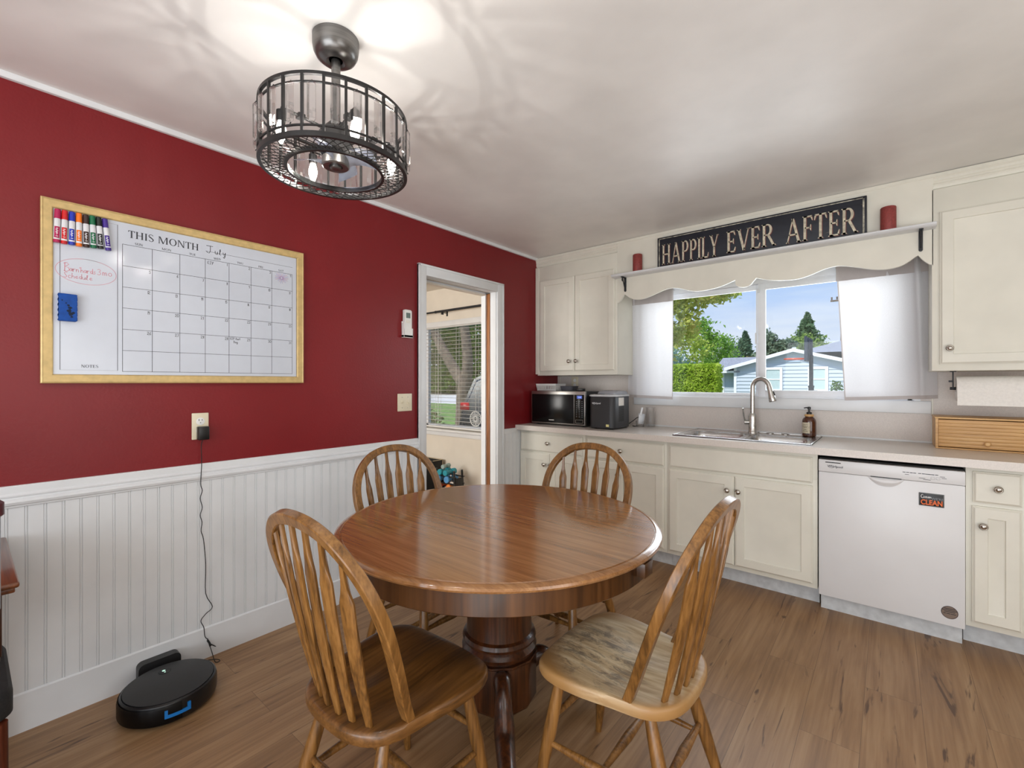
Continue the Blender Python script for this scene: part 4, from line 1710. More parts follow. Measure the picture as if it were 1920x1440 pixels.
obj('writing_surface', bm, m_board, t)
wb = t.children[-1]
fB = lambda a, b, d=0: (BX + .0004 + d, a, b)
bm = nb()
cy = [.434, .534, .634, .7335, .834, .933, 1.033, 1.138]
rz = [1.874, 1.784, 1.695, 1.607, 1.518, 1.429, 1.341]
for z in rz:
    strip(bm, [(cy[0], z), (cy[-1], z)], .0016, fB)
for y in cy:
    strip(bm, [(y, rz[0]), (y, rz[-1])], .0016, fB)
strip(bm, [(.247, 1.95), (.418, 1.95), (.418, 1.344), (.247, 1.344), (.247, 1.95)], .0016, fB)
strip(bm, [(.735, 1.912), (1.139, 1.912)], .0012, fB)
obj('printed_grid', bm, m_ink_line, wb)
bm = nb()
serif_text(bm, 'THIS MONTH', .452, 1.9065, .030, fB, 0, .0003, width=.258)
for d_, y in zip(('SUN', 'MON', 'TUE', 'WED', 'THU', 'FRI', 'SAT'), (.474, .568, .670, .768, .869, .968, 1.066)):
    serif_text(bm, d_, y, 1.8795, .0095, fB, 0, .0003, width=.0125 * serif_width(d_))
serif_text(bm, 'NOTES', .307, 1.354, .0115, fB, 0, .0003, width=.052)
obj('printed_lettering', bm, m_ink_line, wb, angle=10)
bm = nb()
hand(bm, 'J', .739, 1.905, .034, .0022, fB, .0002, .7)
hand(bm, 'uly', .772, 1.905, .027, .0022, fB, .0002, .62)
day = 1
for r in range(5):
    for c in range(7):
        if r == 0 and c < 3:
            continue
        s = str(day - (r == 4 and c > 2))
        h = .0125
        off = .009 if len(s) == 1 else .0155
        hand(bm, s, cy[c + 1] - off - .003, rz[r] - .0155 - (.002 if r else 0), h, .0015, fB, .0002)
        day += 1
hand(bm, 'ESY', .742, 1.853, .0135, .0016, fB, .0002, .66)
hand(bm, 'ESY', .838, 1.5035, .011, .0015, fB, .0002, .6)
hand(bm, 'last', .862, 1.5035, .011, .0014, fB, .0002, .5)
hand(bm, 'Day', .853, 1.487, .011, .0014, fB, .0002, .6)
obj('handwriting', bm, m_ink, wb, label='black handwriting')
bm = nb()
hand(bm, 'B', .256, 1.729, .033, .0015, fB, .0002)
hand(bm, "arn'hards", .272, 1.731, .02, .0014, fB, .0002, .46)
hand(bm, '3', .354, 1.731, .023, .0014, fB, .0002)
hand(bm, 'mo', .370, 1.731, .026, .0014, fB, .0002, .66)
hand(bm, 'S', .256, 1.704, .022, .0014, fB, .0002)
hand(bm, 'chedule', .268, 1.704, .02, .0013, fB, .0002, .52)
strip(bm, _el(.324, 1.736, .09, .05, 1.2, 1.2 + 2 * PI + .5, 40), .0011, fB, .0002)
obj('handwriting', bm, m_pink, wb, label='pink circled handwriting')
bm, bm2 = nb(), nb()
rd = random.Random(5)
for i in range(26):
    a = i / 26 * 2 * PI
    r = .028 + rd.random() * .012
    (strip)(bm if i % 3 else bm2, [(1.082 + .006 * math.cos(a), 1.846 + .005 * math.sin(a)), (1.082 + r * math.cos(a), 1.846 + r * .75 * math.sin(a))], .0011, fB, .0002)
obj('firework_doodle', bm, M('lilac_ink', (150, 132, 196), .5), wb, label='lilac firework doodle')
obj('firework_doodle', bm2, M('rose_ink', (206, 128, 148), .5), wb, label='rose firework doodle')

# markers held on the board
mk_cols = [('magenta', (176, 22, 82)), ('red', (206, 28, 30)), ('blue', (28, 52, 178)), ('orange', (240, 118, 24)), ('dark brown', (58, 34, 28)), ('green', (14, 104, 66)), ('black', (26, 30, 26)), ('purple', (66, 40, 136))]
m_mk_body = M('marker_white', (226, 226, 230), .35, var=.01)
mk_pts = [((.240, 1.9605), (.2365, 1.832)), ((.2595, 1.961), (.257, 1.831)), ((.280, 1.961), (.2785, 1.832)), ((.2995, 1.9615), (.2995, 1.831)), ((.319, 1.961), (.321, 1.832)), ((.338, 1.9625), (.3425, 1.834)), ((.357, 1.9625), (.364, 1.836)), ((.376, 1.961), (.388, 1.834))]
for (cn, c), (a, b) in zip(mk_cols, mk_pts):
    t = thing('dry_erase_marker', '%s capped dry-erase marker clipped to the whiteboard corner' % cn, 'marker', (BX + .0105, b[0], b[1]), group='markers on the whiteboard')
    A, B = Vector((BX + .0106, a[0], a[1])), Vector((BX + .0106, b[0], b[1]))
    ax = (B - A).normalized()
    L = (B - A).length
    mc = M(cn.replace(' ', '_') + '_cap', c, .25, var=.02)
    bm = nb()
    tube(bm, [A, A + ax * .0015, A + ax * .036, A + ax * .0365], [.0075, .009, .0096, .0096], 18)
    obj('cap', bm, mc, t)
    bm = nb()
    tube(bm, [A + ax * .0365, A + ax * .038, B - ax * .0115], [.0085, .0094, .0094], 18)
    obj('barrel', bm, m_mk_body, t)
    bar = t.children[-1]
    bm = nb()
    tube(bm, [B - ax * .0115, B - ax * .001, B], [.0096, .0092, .008], 18)
    obj('end_plug', bm, mc, t)
    # printed wrap on the front of the barrel
    bm = nb()
    side = Vector((1, 0, 0)).cross(ax).normalized()
    g = []
    for s in (.068, .112):
        g.append([bm.verts.new(A + ax * s + (Vector((1, 0, 0)) * math.cos(q) + side * math.sin(q)) * .0097) for q in [-.95 + 1.75 * i / 8 for i in range(9)]])
    for i in range(8):
        bm.faces.new((g[0][i], g[0][i + 1], g[1][i + 1], g[1][i]))
    obj('printed_wrap', bm, mc, bar, angle=60)
    bm = nb()
    for s0, q0, q1 in ((.074, -.35, .25), (.079, -.5, .0), (.0835, -.3, .3), (.088, -.5, .1), (.0925, -.35, .2), (.097, -.2, .0), (.104, -.4, .3)):
        gg = [[bm.verts.new(A + ax * s + (Vector((1, 0, 0)) * math.cos(q) + side * math.sin(q)) * .0098) for q in (q0, (q0 + q1) / 2, q1)] for s in (s0, s0 + .0026)]
        for i in range(2):
            bm.faces.new((gg[0][i], gg[0][i + 1], gg[1][i + 1], gg[1][i]))
    obj('wrap_print', bm, m_mk_body, bar, angle=60)

# eraser
t = thing('board_eraser', 'blue scallop-edged foam eraser on the whiteboard', 'eraser', (BX + .01, .267, 1.535))
pts = []
for i in range(11):
    z = 1.536 + .1 * i / 10
    pts.append((.2945 - .003 * (i % 2), z))
pts += [(.290, 1.638), (.244, 1.639), (.240, 1.636)]
for i in range(10, -1, -1):
    z = 1.536 + .1 * i / 10
    pts.append((.2395 + .003 * (i % 2), z))
pts += [(.244, 1.533), (.290, 1.533)]
bm = nb()
prism(bm, pts, lambda a, b, d: (d, a, b), BX + .0006, BX + .022)
es = [e_ for e_ in bm.edges if abs(e_.verts[0].co.x - (BX + .022)) < 1e-5 and abs(e_.verts[1].co.x - (BX + .022)) < 1e-5]
bmesh.ops.bevel(bm, geom=es, offset=.0025, segments=2, affect='EDGES')
obj('foam', bm, m_blue_foam, t, angle=30)
bm = nb()
rd = random.Random(9)
for (yy, zz, r) in ((.275, 1.560, .009), (.270, 1.572, .008), (.273, 1.584, .007), (.268, 1.594, .005), (.283, 1.566, .005), (.277, 1.55, .005), (.251, 1.612, .003), (.262, 1.602, .003)):
    q = [(yy + r * (0.55 + .6 * rd.random()) * math.cos(k / 9 * 2 * PI), zz + r * (.55 + .6 * rd.random()) * math.sin(k / 9 * 2 * PI)) for k in range(9)]
    bm.faces.new([bm.verts.new((BX + .0223, a, b)) for a, b in q])
obj('ink_smudge', bm, m_smudge, t.children[-1])

# remote in its holder
t = thing('air_conditioner_remote', 'white remote control in a wall holder beside the doorway', 'remote', (.012, 1.893, 1.59))
bm = nb()
rb = [(y, z) for y, z in rrect(1.869, 1.928, 1.612, 1.777, .008)]
prism(bm, rb, lambda a, b, d: (d, a, b), .006, .026)
bmesh.ops.bevel(bm, geom=[e_ for e_ in bm.edges if e_.verts[0].co.x > .0255 and e_.verts[1].co.x > .0255], offset=.003, segments=2, affect='EDGES')
obj('body', bm, m_white_plastic, t)
rb_ = t.children[-1]
bm = nb()
box(bm, .0258, .0268, 1.882, 1.916, 1.722, 1.757)
obj('screen', bm, M('grey_lcd', (102, 118, 114), .2), rb_)
bm = nb()
for y in (1.881, 1.892, 1.903):
    box(bm, .0258, .0275, y + .001, y + .008, 1.699, 1.704, .0008)
    box(bm, .0258, .0275, y + .001, y + .008, 1.69, 1.694, .0008)
obj('button', bm, m_almond, rb_)
bm = nb()
box(bm, .0005, .006, 1.862, 1.934, 1.592, 1.70, .002)
box(bm, .0005, .031, 1.862, 1.868, 1.592, 1.69, .002)
box(bm, .0005, .031, 1.929, 1.935, 1.592, 1.655, .002)
box(bm, .0005, .031, 1.862, 1.935, 1.592, 1.611, .003)
box(bm, .027, .031, 1.862, 1.935, 1.592, 1.65, .0015)
obj('holder', bm, m_white_plastic, t)

# double switch
t = thing('light_switch', 'almond double toggle switch plate beside the doorway', 'switch', (.003, 1.887, 1.103))
bm = nb()
box(bm, .0005, .007, 1.829, 1.945, 1.104, 1.22, .0028)
obj('cover_plate', bm, m_almond, t)
for y in (1.864, 1.91):
    bm = nb()
    box(bm, .0065, .0085, y - .006, y + .006, 1.149, 1.175, .0005)
    tube(bm, [(.007, y, 1.160), (.019, y, 1.167 if y < 1.9 else 1.154)], [.0048, .0036], 8)
    obj('toggle', bm, m_almond, t)
for y in (1.864, 1.91):
    for z in (1.127, 1.197):
        bm = nb()
        lathe(bm, [(.0032, .0068), (.0028, .0082), (0, .0084)], (0, y, z), 10, 'X')
        obj('screw', bm, m_nickel, t)

# outlet and plugged adapter with its cord down to the dock
t = thing('wall_outlet', 'almond wall outlet on the red wall under the whiteboard, with a black plug', 'outlet', (.003, .717, 1.03))
bm = nb()
box(bm, .0005, .007, .683, .751, 1.029, 1.152, .0028)
obj('cover_plate', bm, m_almond, t)
for z in (1.069, 1.113):
    bm = nb()
    lathe(bm, [(.0175, .0065), (.0175, .0085), (.016, .009), (0, .009)], (0, .717, z), 24, 'X')
    obj('receptacle', bm, m_white_plastic, t)
    bm = nb()
    box(bm, .0088, .0094, .7095, .712, z + .002, z + .011)
    box(bm, .0088, .0094, .722, .7245, z + .003, z + .010)
    lathe(bm, [(.003, .0088), (0, .0094)], (0, .717, z - .006), 10, 'X')
    obj('slot', bm, m_dark, t.children[-1])
t = thing('power_adapter', 'black plug-in adapter with a thin cord hanging down the wainscot', 'adapter', (.03, .722, 1.02))
bm = nb()
box(bm, .0098, .04, .700, .745, 1.028, 1.09, .004)
obj('plug_block', bm, m_black, t)
bm = nb()
crd = [(.026, .722, 1.03), (.028, .7145, 1.0), (.028, .716, .916), (.032, .711, .826), (.026, .719, .792), (.022, .712, .756), (.022, .72, .713), (.022, .712, .678), (.022, .719, .643), (.02, .716, .603), (.02, .726, .559), (.022, .734, .44), (.022, .734, .307), (.024, .761, .236), (.024, .734, .212), (.024, .714, .187), (.026, .725, .153), (.028, .729, .11), (.03, .74, .09), (.032, .744, .075), (.034, .772, .046), (.036, .745, .072), (.034, .738, .098), (.036, .742, .08), (.05, .752, .03), (.088, .752, .004), (.10, .764, .004), (.085, .77, .004), (.06, .752, .004), (.045, .72, .004), (.04, .68, .004), (.05, .635, .008)]
tube(bm, catmull(crd, 4), .0017, 7)
obj('cord', bm, m_rubber, t)
bm = nb()
tube(bm, [(.033, .738, .09), (.036, .745, .075), (.04, .748, .06)], .0045, 8)
obj('cord_tie', bm, m_rubber, t)

# ------------------------------------------------------------------ dining table
TX, TY, TZ, TR = 1.306, 1.354, 0.762, 0.612
t = thing('dining_table', 'round oak pedestal dining table in the middle of the four chairs', 'table', (TX, TY, 0))
for sgn in (1, -1):
    bm = nb()
    lathe(bm, [(0, TZ - .026), (.585, TZ - .026), (.598, TZ - .024), (.608, TZ - .019), (.612, TZ - .0125), (.609, TZ - .006), (.6, TZ - .0015), (.590, TZ - .0004), (.5875, TZ - .0028), (.585, TZ - .0028), (.583, TZ), (0, TZ)], (TX, TY, 0), 128)
    g = bm.verts[:] + bm.edges[:] + bm.faces[:]
    bmesh.ops.bisect_plane(bm, geom=g, plane_co=(TX, TY + sgn * .0006, 0), plane_no=(0, -sgn, 0), clear_outer=True, clear_inner=False)
    bmesh.ops.holes_fill(bm, edges=[e_ for e_ in bm.edges if e_.is_boundary])
    obj('tabletop', bm, m_table, t, angle=24)
bm = nb()
lathe(bm, [(.55, .664), (.575, .664), (.578, .667), (.578, TZ - .027), (.55, TZ - .027), (.55, .664)], (TX, TY, 0), 96)
obj('apron', bm, m_apron, t, angle=30)
for sx_ in (1, -1):
    bm = nb()
    x = TX + sx_ * .585
    box(bm, x - .09, x + .02, TY - .012, TY + .046, .69, .7345, .002)
    obj('slide_rail', bm, m_apron, t)
bm = nb()
lathe(bm, [(0, .70), (.2, .70), (.2, .664), (.128, .664), (.126, .66), (.126, .37), (.129, .335), (.139, .328), (.144, .315), (.139, .303), (.133, .299), (.139, .292), (.146, .28), (.142, .268), (.133, .262), (.133, .258)], (TX, TY, 0), 56)
lathe(bm, [(.15, .258), (.15, .25), (.146, .245), (.146, .09), (.138, .075), (.12, .06), (0, .06)], (TX, TY, 0), 12)
obj('pedestal', bm, m_table_dark, t, angle=30)
for k in range(4):
    a = -PI / 4 + k * PI / 2
    ux, uy = math.cos(a), math.sin(a)
    pth = catmull([(TX + ux * r, TY + uy * r, z) for r, z in ((.125, .20), (.16, .222), (.195, .20), (.222, .155), (.262, .105), (.33, .078), (.40, .062), (.428, .062))], 6)
    n = len(pth)
    bm = nb()
    tube(bm, pth, [.036 - .006 * abs(math.sin(i / n * 6)) for i in range(n)], 14)
    g = Vector((-uy, ux, 0))
    obj('leg', bm, m_table_dark, t, angle=60)
    lg = t.children[-1]
    bm = nb()
    lathe(bm, [(.02, 0), (.022, .006), (.018, .014), (.01, .03), (0, .03)], (TX + ux * .41, TY + uy * .41, 0), 16)
    obj('foot_glide', bm, m_nickel, lg)

# ------------------------------------------------------------------ arrow-back chairs
SEATZ = .452


def seat_outline():
    half = [(0, .214), (.09, .213), (.15, .207), (.19, .19), (.215, .155), (.224, .11), (.222, .05), (.214, 0), (.203, -.05), (.197, -.09), (.19, -.13), (.172, -.17), (.135, -.203), (.08, -.222), (0, -.228)]
    c = catmull(half, 4)
    pts = [(p[0], p[1]) for p in c]
    return pts + [(-x, y) for x, y in reversed(pts[1:-1])]


def make_chair(name, label, m_frame, m_seat):
    t = thing(name, label, 'chair', (0, 0, 0), 0, 'arrow-back oak chairs around the table')
    ol = seat_outline()
    N = len(ol)

    def dish(x, y):
        d = .013 * math.exp(-((abs(x) - .085) / .07) ** 2) * math.exp(-((y + .03) / .12) ** 2)
        d += .008 * math.exp(-(x / .16) ** 2) * math.exp(-((y + .05) / .12) ** 2)
        return -d - .008 * max(0, (y - .14) / .07) ** 1.5 * (1 - math.exp(-(x / .05) ** 2) * .5)
    bm = nb()
    rings = []
    for s in (.12, .3, .48, .64, .78, .88, .955):
        rings.append([bm.verts.new((x * s, -.005 * (1 - s) + y * s, SEATZ + dish(x * s, y * s))) for x, y in ol])
    for s, dz in ((.985, -.003), (1.0, -.010), (1.0, -.026), (.985, -.035), (.93, -.038)):
        rings.append([bm.verts.new((x * s, y * s, SEATZ + dz + dish(x, y) * .7)) for x, y in ol])
    bm.faces.new(rings[0])
    for a, b in zip(rings, rings[1:]):
        for i in range(N):
            bm.faces.new((a[i], a[(i + 1) % N], b[(i + 1) % N], b[i]))
    bm.faces.new(list(reversed(rings[-1])))
    obj('seat', bm, m_seat, t, local=True, angle=50)
    # bow
    F0, F1 = Vector((0, -.098, SEATZ)), Vector((0, -.30, .975))
    slope = (F1 - F0)

    def plane(x, z):
        k = (z - SEATZ) / (.975 - SEATZ)
        return Vector((x, F0.y + slope.y * (k + .10 * math.sin(PI * min(k, 1)) * .0), z))
    half = [(.176, SEATZ - .02), (.184, .50), (.203, .57), (.222, .65), (.2345, .72), (.2355, .765), (.229, .81), (.211, .855), (.183, .893), (.148, .923), (.108, .945), (.058, .9585), (0, .963)]
    full = [plane(x, z) for x, z in half] + [plane(-x, z) for x, z in reversed(half[:-1])]
    path = catmull(full, 5)
    nrm = Vector((0, slope.z, -slope.y)).normalized()
    bm = nb()
    sec = [(-1, -.8), (-.8, -1), (.8, -1), (1, -.8), (1, .8), (.8, 1), (-.8, 1), (-1, .8)]
    rings = []
    n = len(path)
    for i, p in enumerate(path):
        T = (path[min(i + 1, n - 1)] - path[max(i - 1, 0)]).normalized()
        S = T.cross(nrm).normalized()
        f = min(i, n - 1 - i) / (n / 2)
        w = .0165 if f > .12 else .0135 + .003 * f / .12
        rings.append([bm.verts.new(p + S * a * w + nrm * b * .0125) for a, b in sec])
    for a, b in zip(rings, rings[1:]):
        for i in range(8):
            bm.faces.new((a[i], a[(i + 1) % 8], b[(i + 1) % 8], b[i]))
    bm.faces.new(rings[0])
    bm.faces.new(rings[-1])
    obj('bow', bm, m_frame, t, local=True, angle=32)
    # six arrow slats
    for k in range(6):
        q = (k - 2.5) / 2.5
        foot = Vector((q * .125, -.196 + .024 * q * q, SEATZ - .012))
        tx = q * .163
        zt = None
        for a, b in zip(half, half[1:]):
            if b[0] <= abs(tx) <= a[0] and a[1] > .7:
                zt = a[1] + (b[1] - a[1]) * (a[0] - abs(tx)) / (a[0] - b[0])
        top = plane(tx, zt - .004)
        Lv = top - foot
        L = Lv.length
        D = Lv.normalized()
        side = Vector((1, .40 * q, 0))
        side -= D * D.dot(side)
        side.normalize()
        fr = side.cross(D).normalized()
        shoulder = 1 - .118 / L
        ws = [(0, .0085), (.05, .0095), (.16, .0135), (.36, .0178), (.62, .0186), (shoulder - .015, .0195), (shoulder, .0188), (shoulder + .045, .0132), (shoulder + .09, .009), (shoulder + .13, .0068), (1, .006)]
        bow_out = .012
        bm = nb()
        rings = []
        for s, w in ws:
            c = foot + Lv * s - Vector((0, 1, 0)) * bow_out * math.sin(PI * s) * .6
            th = .0052 if w > .009 else .0058
            rings.append([bm.verts.new(c + side * a * w + fr * b * th) for a, b in ((-1, -.5), (-.8, -1), (.8, -1), (1, -.5), (1, .5), (.8, 1), (-.8, 1), (-1, .5))])
        for a, b in zip(rings, rings[1:]):
            for i in range(8):
                bm.faces.new((a[i], a[(i + 1) % 8], b[(i + 1) % 8], b[i]))
        bm.faces.new(rings[0])
        bm.faces.new(rings[-1])
        obj('slat', bm, m_frame, t, local=True, angle=45)
    legs = []
    for sx_, (xt, yt, xb, yb) in ((1, (.145, .135, .198, .2)), (-1, (.145, .135, .198, .2)), (1, (.13, -.13, .188, -.25)), (-1, (.13, -.13, .188, -.25))):
        a, b = Vector((sx_ * xt, yt, SEATZ - .03)), Vector((sx_ * xb, yb, 0))
        prof = [(0, .0135), (.06, .0145), (.12, .0165), (.3, .019), (.45, .0205), (.62, .0185), (.8, .0155), (.95, .0125), (1, .0118)]
        bm = nb()
        tube(bm, [a + (b - a) * s for s, r in prof], [r for s, r in prof], 14)
        obj('leg', bm, m_frame, t, local=True, angle=50)
        legs.append((a, b))

    def on(i, z):
        a, b = legs[i]
        return a + (b - a) * ((a.z - z) / (a.z - b.z))

    def stretcher(p, q):
        prof = [(0, .0075), (.15, .0095), (.5, .0145), (.85, .0095), (1, .0075)]
        bm = nb()
        tube(bm, [p + (q - p) * s for s, r in prof], [r for s, r in prof], 12)
        obj('stretcher', bm, m_frame, t, local=True, angle=50)
    for i, j in ((0, 2), (1, 3)):
        stretcher(on(i, .20), on(j, .20))
    m0, m1 = (on(0, .20) + on(2, .20)) / 2, (on(1, .20) + on(3, .20)) / 2
    stretcher(m0, m1)
    stretcher(on(0, .27), on(1, .27))
    stretcher(on(2, .24), on(3, .24))
    return t


CH = 'arrow-back oak chairs around the table'
c1 = make_chair('dining_chair', 'nearest oak chair on the vacuum side of the table, shade-darkened seat facing the sink', m_oak, m_oak_shaded)
c1.location = (1.375, .815, 0)
c1.rotation_euler = (0, 0, math.radians(1))
c2 = make_chair('dining_chair', 'oak chair with a pale worn scratched seat, backed towards the dishwasher', m_oak, m_worn)
c2.location = (1.855, 1.318, 0)
c2.rotation_euler = (0, 0, PI / 2)
dup(c1, (.85, 1.385, 0), -PI / 2, 'oak chair tucked under the table with its back to the white wainscot')
dup(c1, (1.30, 1.80, 0), PI, 'oak chair tucked under the table with its back to the base cabinets')

# ------------------------------------------------------------------ fan light
FX, FY = 1.0846, .7896
FC = 2.5298          # ceiling height before the fan is scaled to its true size
t = thing('ceiling_fan_light', 'black drum ceiling fan light with hanging crystal bars', 'ceiling light', (FX, FY, 2.05))
m_gun = M('gunmetal', (58, 57, 57), .35, metal=.7, var=.06, scale=40)
m_gun_l = M('brushed_gunmetal', (116, 114, 112), .3, metal=.9, var=.06, scale=10, stretch=(1, 1, 20))
bm = nb()
lathe(bm, [(.024, FC - .078), (.032, FC - .084), (.052, FC - .08), (.067, FC - .068), (.076, FC - .05), (.079, FC - .03), (.079, FC - .001), (0, FC - .001)], (FX, FY, 0), 48)
lathe(bm, [(0, FC - .07), (.022, FC - .07), (.024, FC - .078)], (FX, FY, 0), 24)
obj('canopy', bm, m_gun_l, t)
bm = nb()
cyl(bm, (FX, FY, 2.20), (FX, FY, FC - .06), .0155, n=24)
obj('downrod', bm, m_gun_l, t)
R = .25


def ring_band(bm, r, z0, z1, th, n=96):
    lathe(bm, [(r - th, z0), (r, z0), (r, z1), (r - th, z1), (r - th, z0)], (FX, FY, 0), n)


bm = nb()
ring_band(bm, R, 2.240, 2.250, .010)
ring_band(bm, R - .001, 2.2145, 2.2195, .006)
ring_band(bm, R - .001, 2.082, 2.087, .006)
ring_band(bm, R, 2.050, 2.066, .012)
for k in range(24):
    a = 2 * PI * (k + .5) / 24
    ca_, sa_ = math.cos(a), math.sin(a)
    tx_, ty_ = -sa_, ca_
    p = [(FX + ca_ * r + tx_ * w, FY + sa_ * r + ty_ * w) for r, w in ((R - .008, -.004), (R, -.004), (R, .004), (R - .008, .004))]
    prism(bm, p, lambda x, y, d: (x, y, d), 2.055, 2.246)
obj('drum_cage', bm, m_gun, t)
bm = nb()
ring_band(bm, .168, 2.046, 2.062, .010, 72)
NM = 52
for k in range(NM):
    for s in (1, -1):
        pts = []
        for i in range(6):
            q = i / 5
            a = 2 * PI * (k + s * q * 2.1) / NM
            r = .163 + (.243 - .163) * q
            pts.append((FX + r * math.cos(a), FY + r * math.sin(a), 2.054 + (.0008 * s)))
        tube(bm, pts, .0016, 4)
obj('mesh_grille', bm, m_gun, t)
bm = nb()
lathe(bm, [(.1595, 2.064), (.158, 2.064), (.158, 2.046), (.1595, 2.046), (.1595, 2.064)], (FX, FY, 0), 72)
obj('inner_ring', bm, m_chrome, t)
for k in range(24):
    a = 2 * PI * k / 24
    Mx = Matrix.Translation(Vector((FX + (R + .006) * math.cos(a), FY + (R + .006) * math.sin(a), 2.15))) @ Matrix.Rotation(a, 4, 'Z')
    bm = nb()
    ring = []
    prof = [(-.060, .25), (-.0535, 1), (.0535, 1), (.060, .25)]
    for z, s in prof:
        ring.append([bm.verts.new(Mx @ Vector((x * s, y * (s if s == 1 else .75), z))) for x, y in ((.0065, -.005), (.0065, .005), (.0015, .0135), (-.0055, .009), (-.0055, -.009), (.0015, -.0135))])
    for p, q in zip(ring, ring[1:]):
        for i in range(6):
            bm.faces.new((p[i], p[(i + 1) % 6], q[(i + 1) % 6], q[i]))
    bm.faces.new(list(reversed(ring[0])))
    bm.faces.new(ring[-1])
    cr = obj('crystal_bar', bm, m_crystal, t, angle=5)
    bm = nb()
    for z0, z1 in ((.060, .068), (-.066, -.060)):
        cyl(bm, Mx @ Vector((0, 0, z0)), Mx @ Vector((-.004, 0, z1)), .0016, n=6)
    obj('crystal_pin', bm, m_gun, cr)
# motor, hub, blades, bulb arms
bm = nb()
lathe(bm, [(0, 2.205), (.03, 2.205), (.05, 2.198), (.058, 2.185), (.058, 2.12), (.05, 2.112), (0, 2.112)], (FX, FY, 0), 36)
box(bm, FX - .035, FX + .035, FY - .03, FY + .03, 2.19, 2.222, .004)
obj('motor_housing', bm, m_gun, t)
bm = nb()
lathe(bm, [(0, 2.112), (.03, 2.112), (.034, 2.106), (.047, 2.10), (.047, 2.072), (.043, 2.068), (.024, 2.07), (.021, 2.076), (.019, 2.064), (.013, 2.062), (0, 2.064)], (FX, FY, 0), 36)
obj('hub', bm, m_gun_l, t)
m_blade = NT('smoky_blade')
m_blade.b.inputs['Base Color'].default_value = lin((176, 182, 196))
m_blade.b.inputs['Roughness'].default_value = .12
m_blade.b.inputs['Metallic'].default_value = .6
m_blade = m_blade.m
for k in range(4):
    a0 = math.radians(28 + 90 * k)
    bm = nb()
    g = []
    for i in range(9):
        u = i / 8
        r = .045 + .10 * u
        row = []
        for j in range(6):
            v = j / 5
            aa = a0 + (v - .5) * (.85 - .35 * u) + .25 * u
            row.append(bm.verts.new((FX + r * math.cos(aa), FY + r * math.sin(aa), 2.108 - .032 * v + .01 * math.sin(PI * u))))
        g.append(row)
    for i in range(8):
        for j in range(5):
            bm.faces.new((g[i][j], g[i][j + 1], g[i + 1][j + 1], g[i + 1][j]))
    ex = bmesh.ops.solidify(bm, geom=bm.faces[:], thickness=.0022)
    obj('fan_blade', bm, m_blade, t, angle=60)
m_bulb = emit_mat('lit_bulb', (255, 246, 232), 22.0)
for k in range(4):
    a = math.radians(174 - 94 * k) if k < 2 else math.radians((-12, -86)[k - 2])
    a = math.radians((176, 62, -12, -88)[k])
    bx_, by_ = FX + .195 * math.cos(a), FY + .195 * math.sin(a)
    bm = nb()
    ux, uy = math.cos(a), math.sin(a)
    tube(bm, [(FX + ux * .05, FY + uy * .05, 2.19), (FX + ux * .12, FY + uy * .12, 2.193), (bx_, by_, 2.19), (bx_, by_, 2.178)], .0055, 8)
    box(bm, FX + ux * .13 - .012, FX + ux * .13 + .012, FY + uy * .13 - .012, FY + uy * .13 + .012, 2.183, 2.2, .002)
    arm = obj('bulb_arm', bm, m_gun, t)
    bm = nb()
    lathe(bm, [(0, 2.18), (.015, 2.18), (.015, 2.152), (.013, 2.145), (0, 2.145)], (bx_, by_, 0), 18)
    obj('socket', bm, m_gun, arm)
    bm = nb()
    lathe(bm, [(0, 2.072), (.004, 2.075), (.009, 2.085), (.0145, 2.102), (.016, 2.115), (.0135, 2.13), (.0095, 2.145), (0, 2.146)], (bx_, by_, 0), 18)
    obj('bulb', bm, m_bulb, t, angle=60)
    lamp('bulb_light', 'POINT', (FX + ux * .157, FY + uy * .157, 1.986 + .055 * .915), 2.1, (1.0, .96, .9), radius=.004).parent = None

fan_k = .915
for ch in list(t.children):
    ch.data.transform(Matrix.Scale(fan_k, 4))
    for g_ in ch.children:
        g_.data.transform(Matrix.Scale(fan_k, 4))
t.location = (FX, FY, 1.986)

# ------------------------------------------------------------------ robot vacuum and its dock
VX, VY = .247, .541
t = thing('robot_vacuum', 'round black robot vacuum docked on the floor by the baseboard', 'robot vacuum', (VX, VY, 0))
bm = nb()
lathe(bm, [(0, .006), (.15, .006), (.158, .014), (.161, .03), (.161, .07), (.157, .083), (.151, .087), (.149, .0855), (0, .0855)], (VX, VY, 0), 72)
obj('body', bm, M('vacuum_black', (18, 18, 19), .3, var=.05), t)
bm = nb()
lathe(bm, [(.1475, .0845), (.1475, .0885), (.145, .0895), (0, .0897)], (VX, VY, 0), 72)
obj('top_cover', bm, M('vacuum_cover', (30, 30, 31), .42, var=.08, scale=200), t)
tc_ = t.children[-1]
bm = nb()
ang0, ang1 = PI + .35, 2 * PI - .35 + .2
arcs = [math.radians(-150 + 150 * i / 40) for i in range(41)]
g = []
for r, z in ((.1625, .016), (.1645, .022), (.1645, .066), (.1612, .079)):
    g.append([bm.verts.new((VX + r * math.cos(a), VY + r * math.sin(a), z)) for a in arcs])
for p, q in zip(g, g[1:]):
    for i in range(40):
        bm.faces.new((p[i], p[i + 1], q[i + 1], q[i]))
bmesh.ops.solidify(bm, geom=bm.faces[:], thickness=.003)
obj('bumper', bm, M('bumper_black', (14, 14, 15), .25), t, angle=40)
bm = nb()
bxp = VX - .088
lathe(bm, [(.022, .0893), (.022, .0903), (0, .0904)], (bxp, VY + .004, 0), 24)
obj('button', bm, m_black_gloss, tc_)
bm = nb()
lathe(bm, [(.006, .0903), (.006, .0909), (0, .091)], (bxp - .006, VY + .002, 0), 12)
lathe(bm, [(.003, .0903), (.003, .0909), (0, .091)], (bxp + .009, VY + .003, 0), 12)
obj('indicator', bm, emit_mat('pale_green_indicator', (190, 232, 214), .8), tc_)
bm = nb()


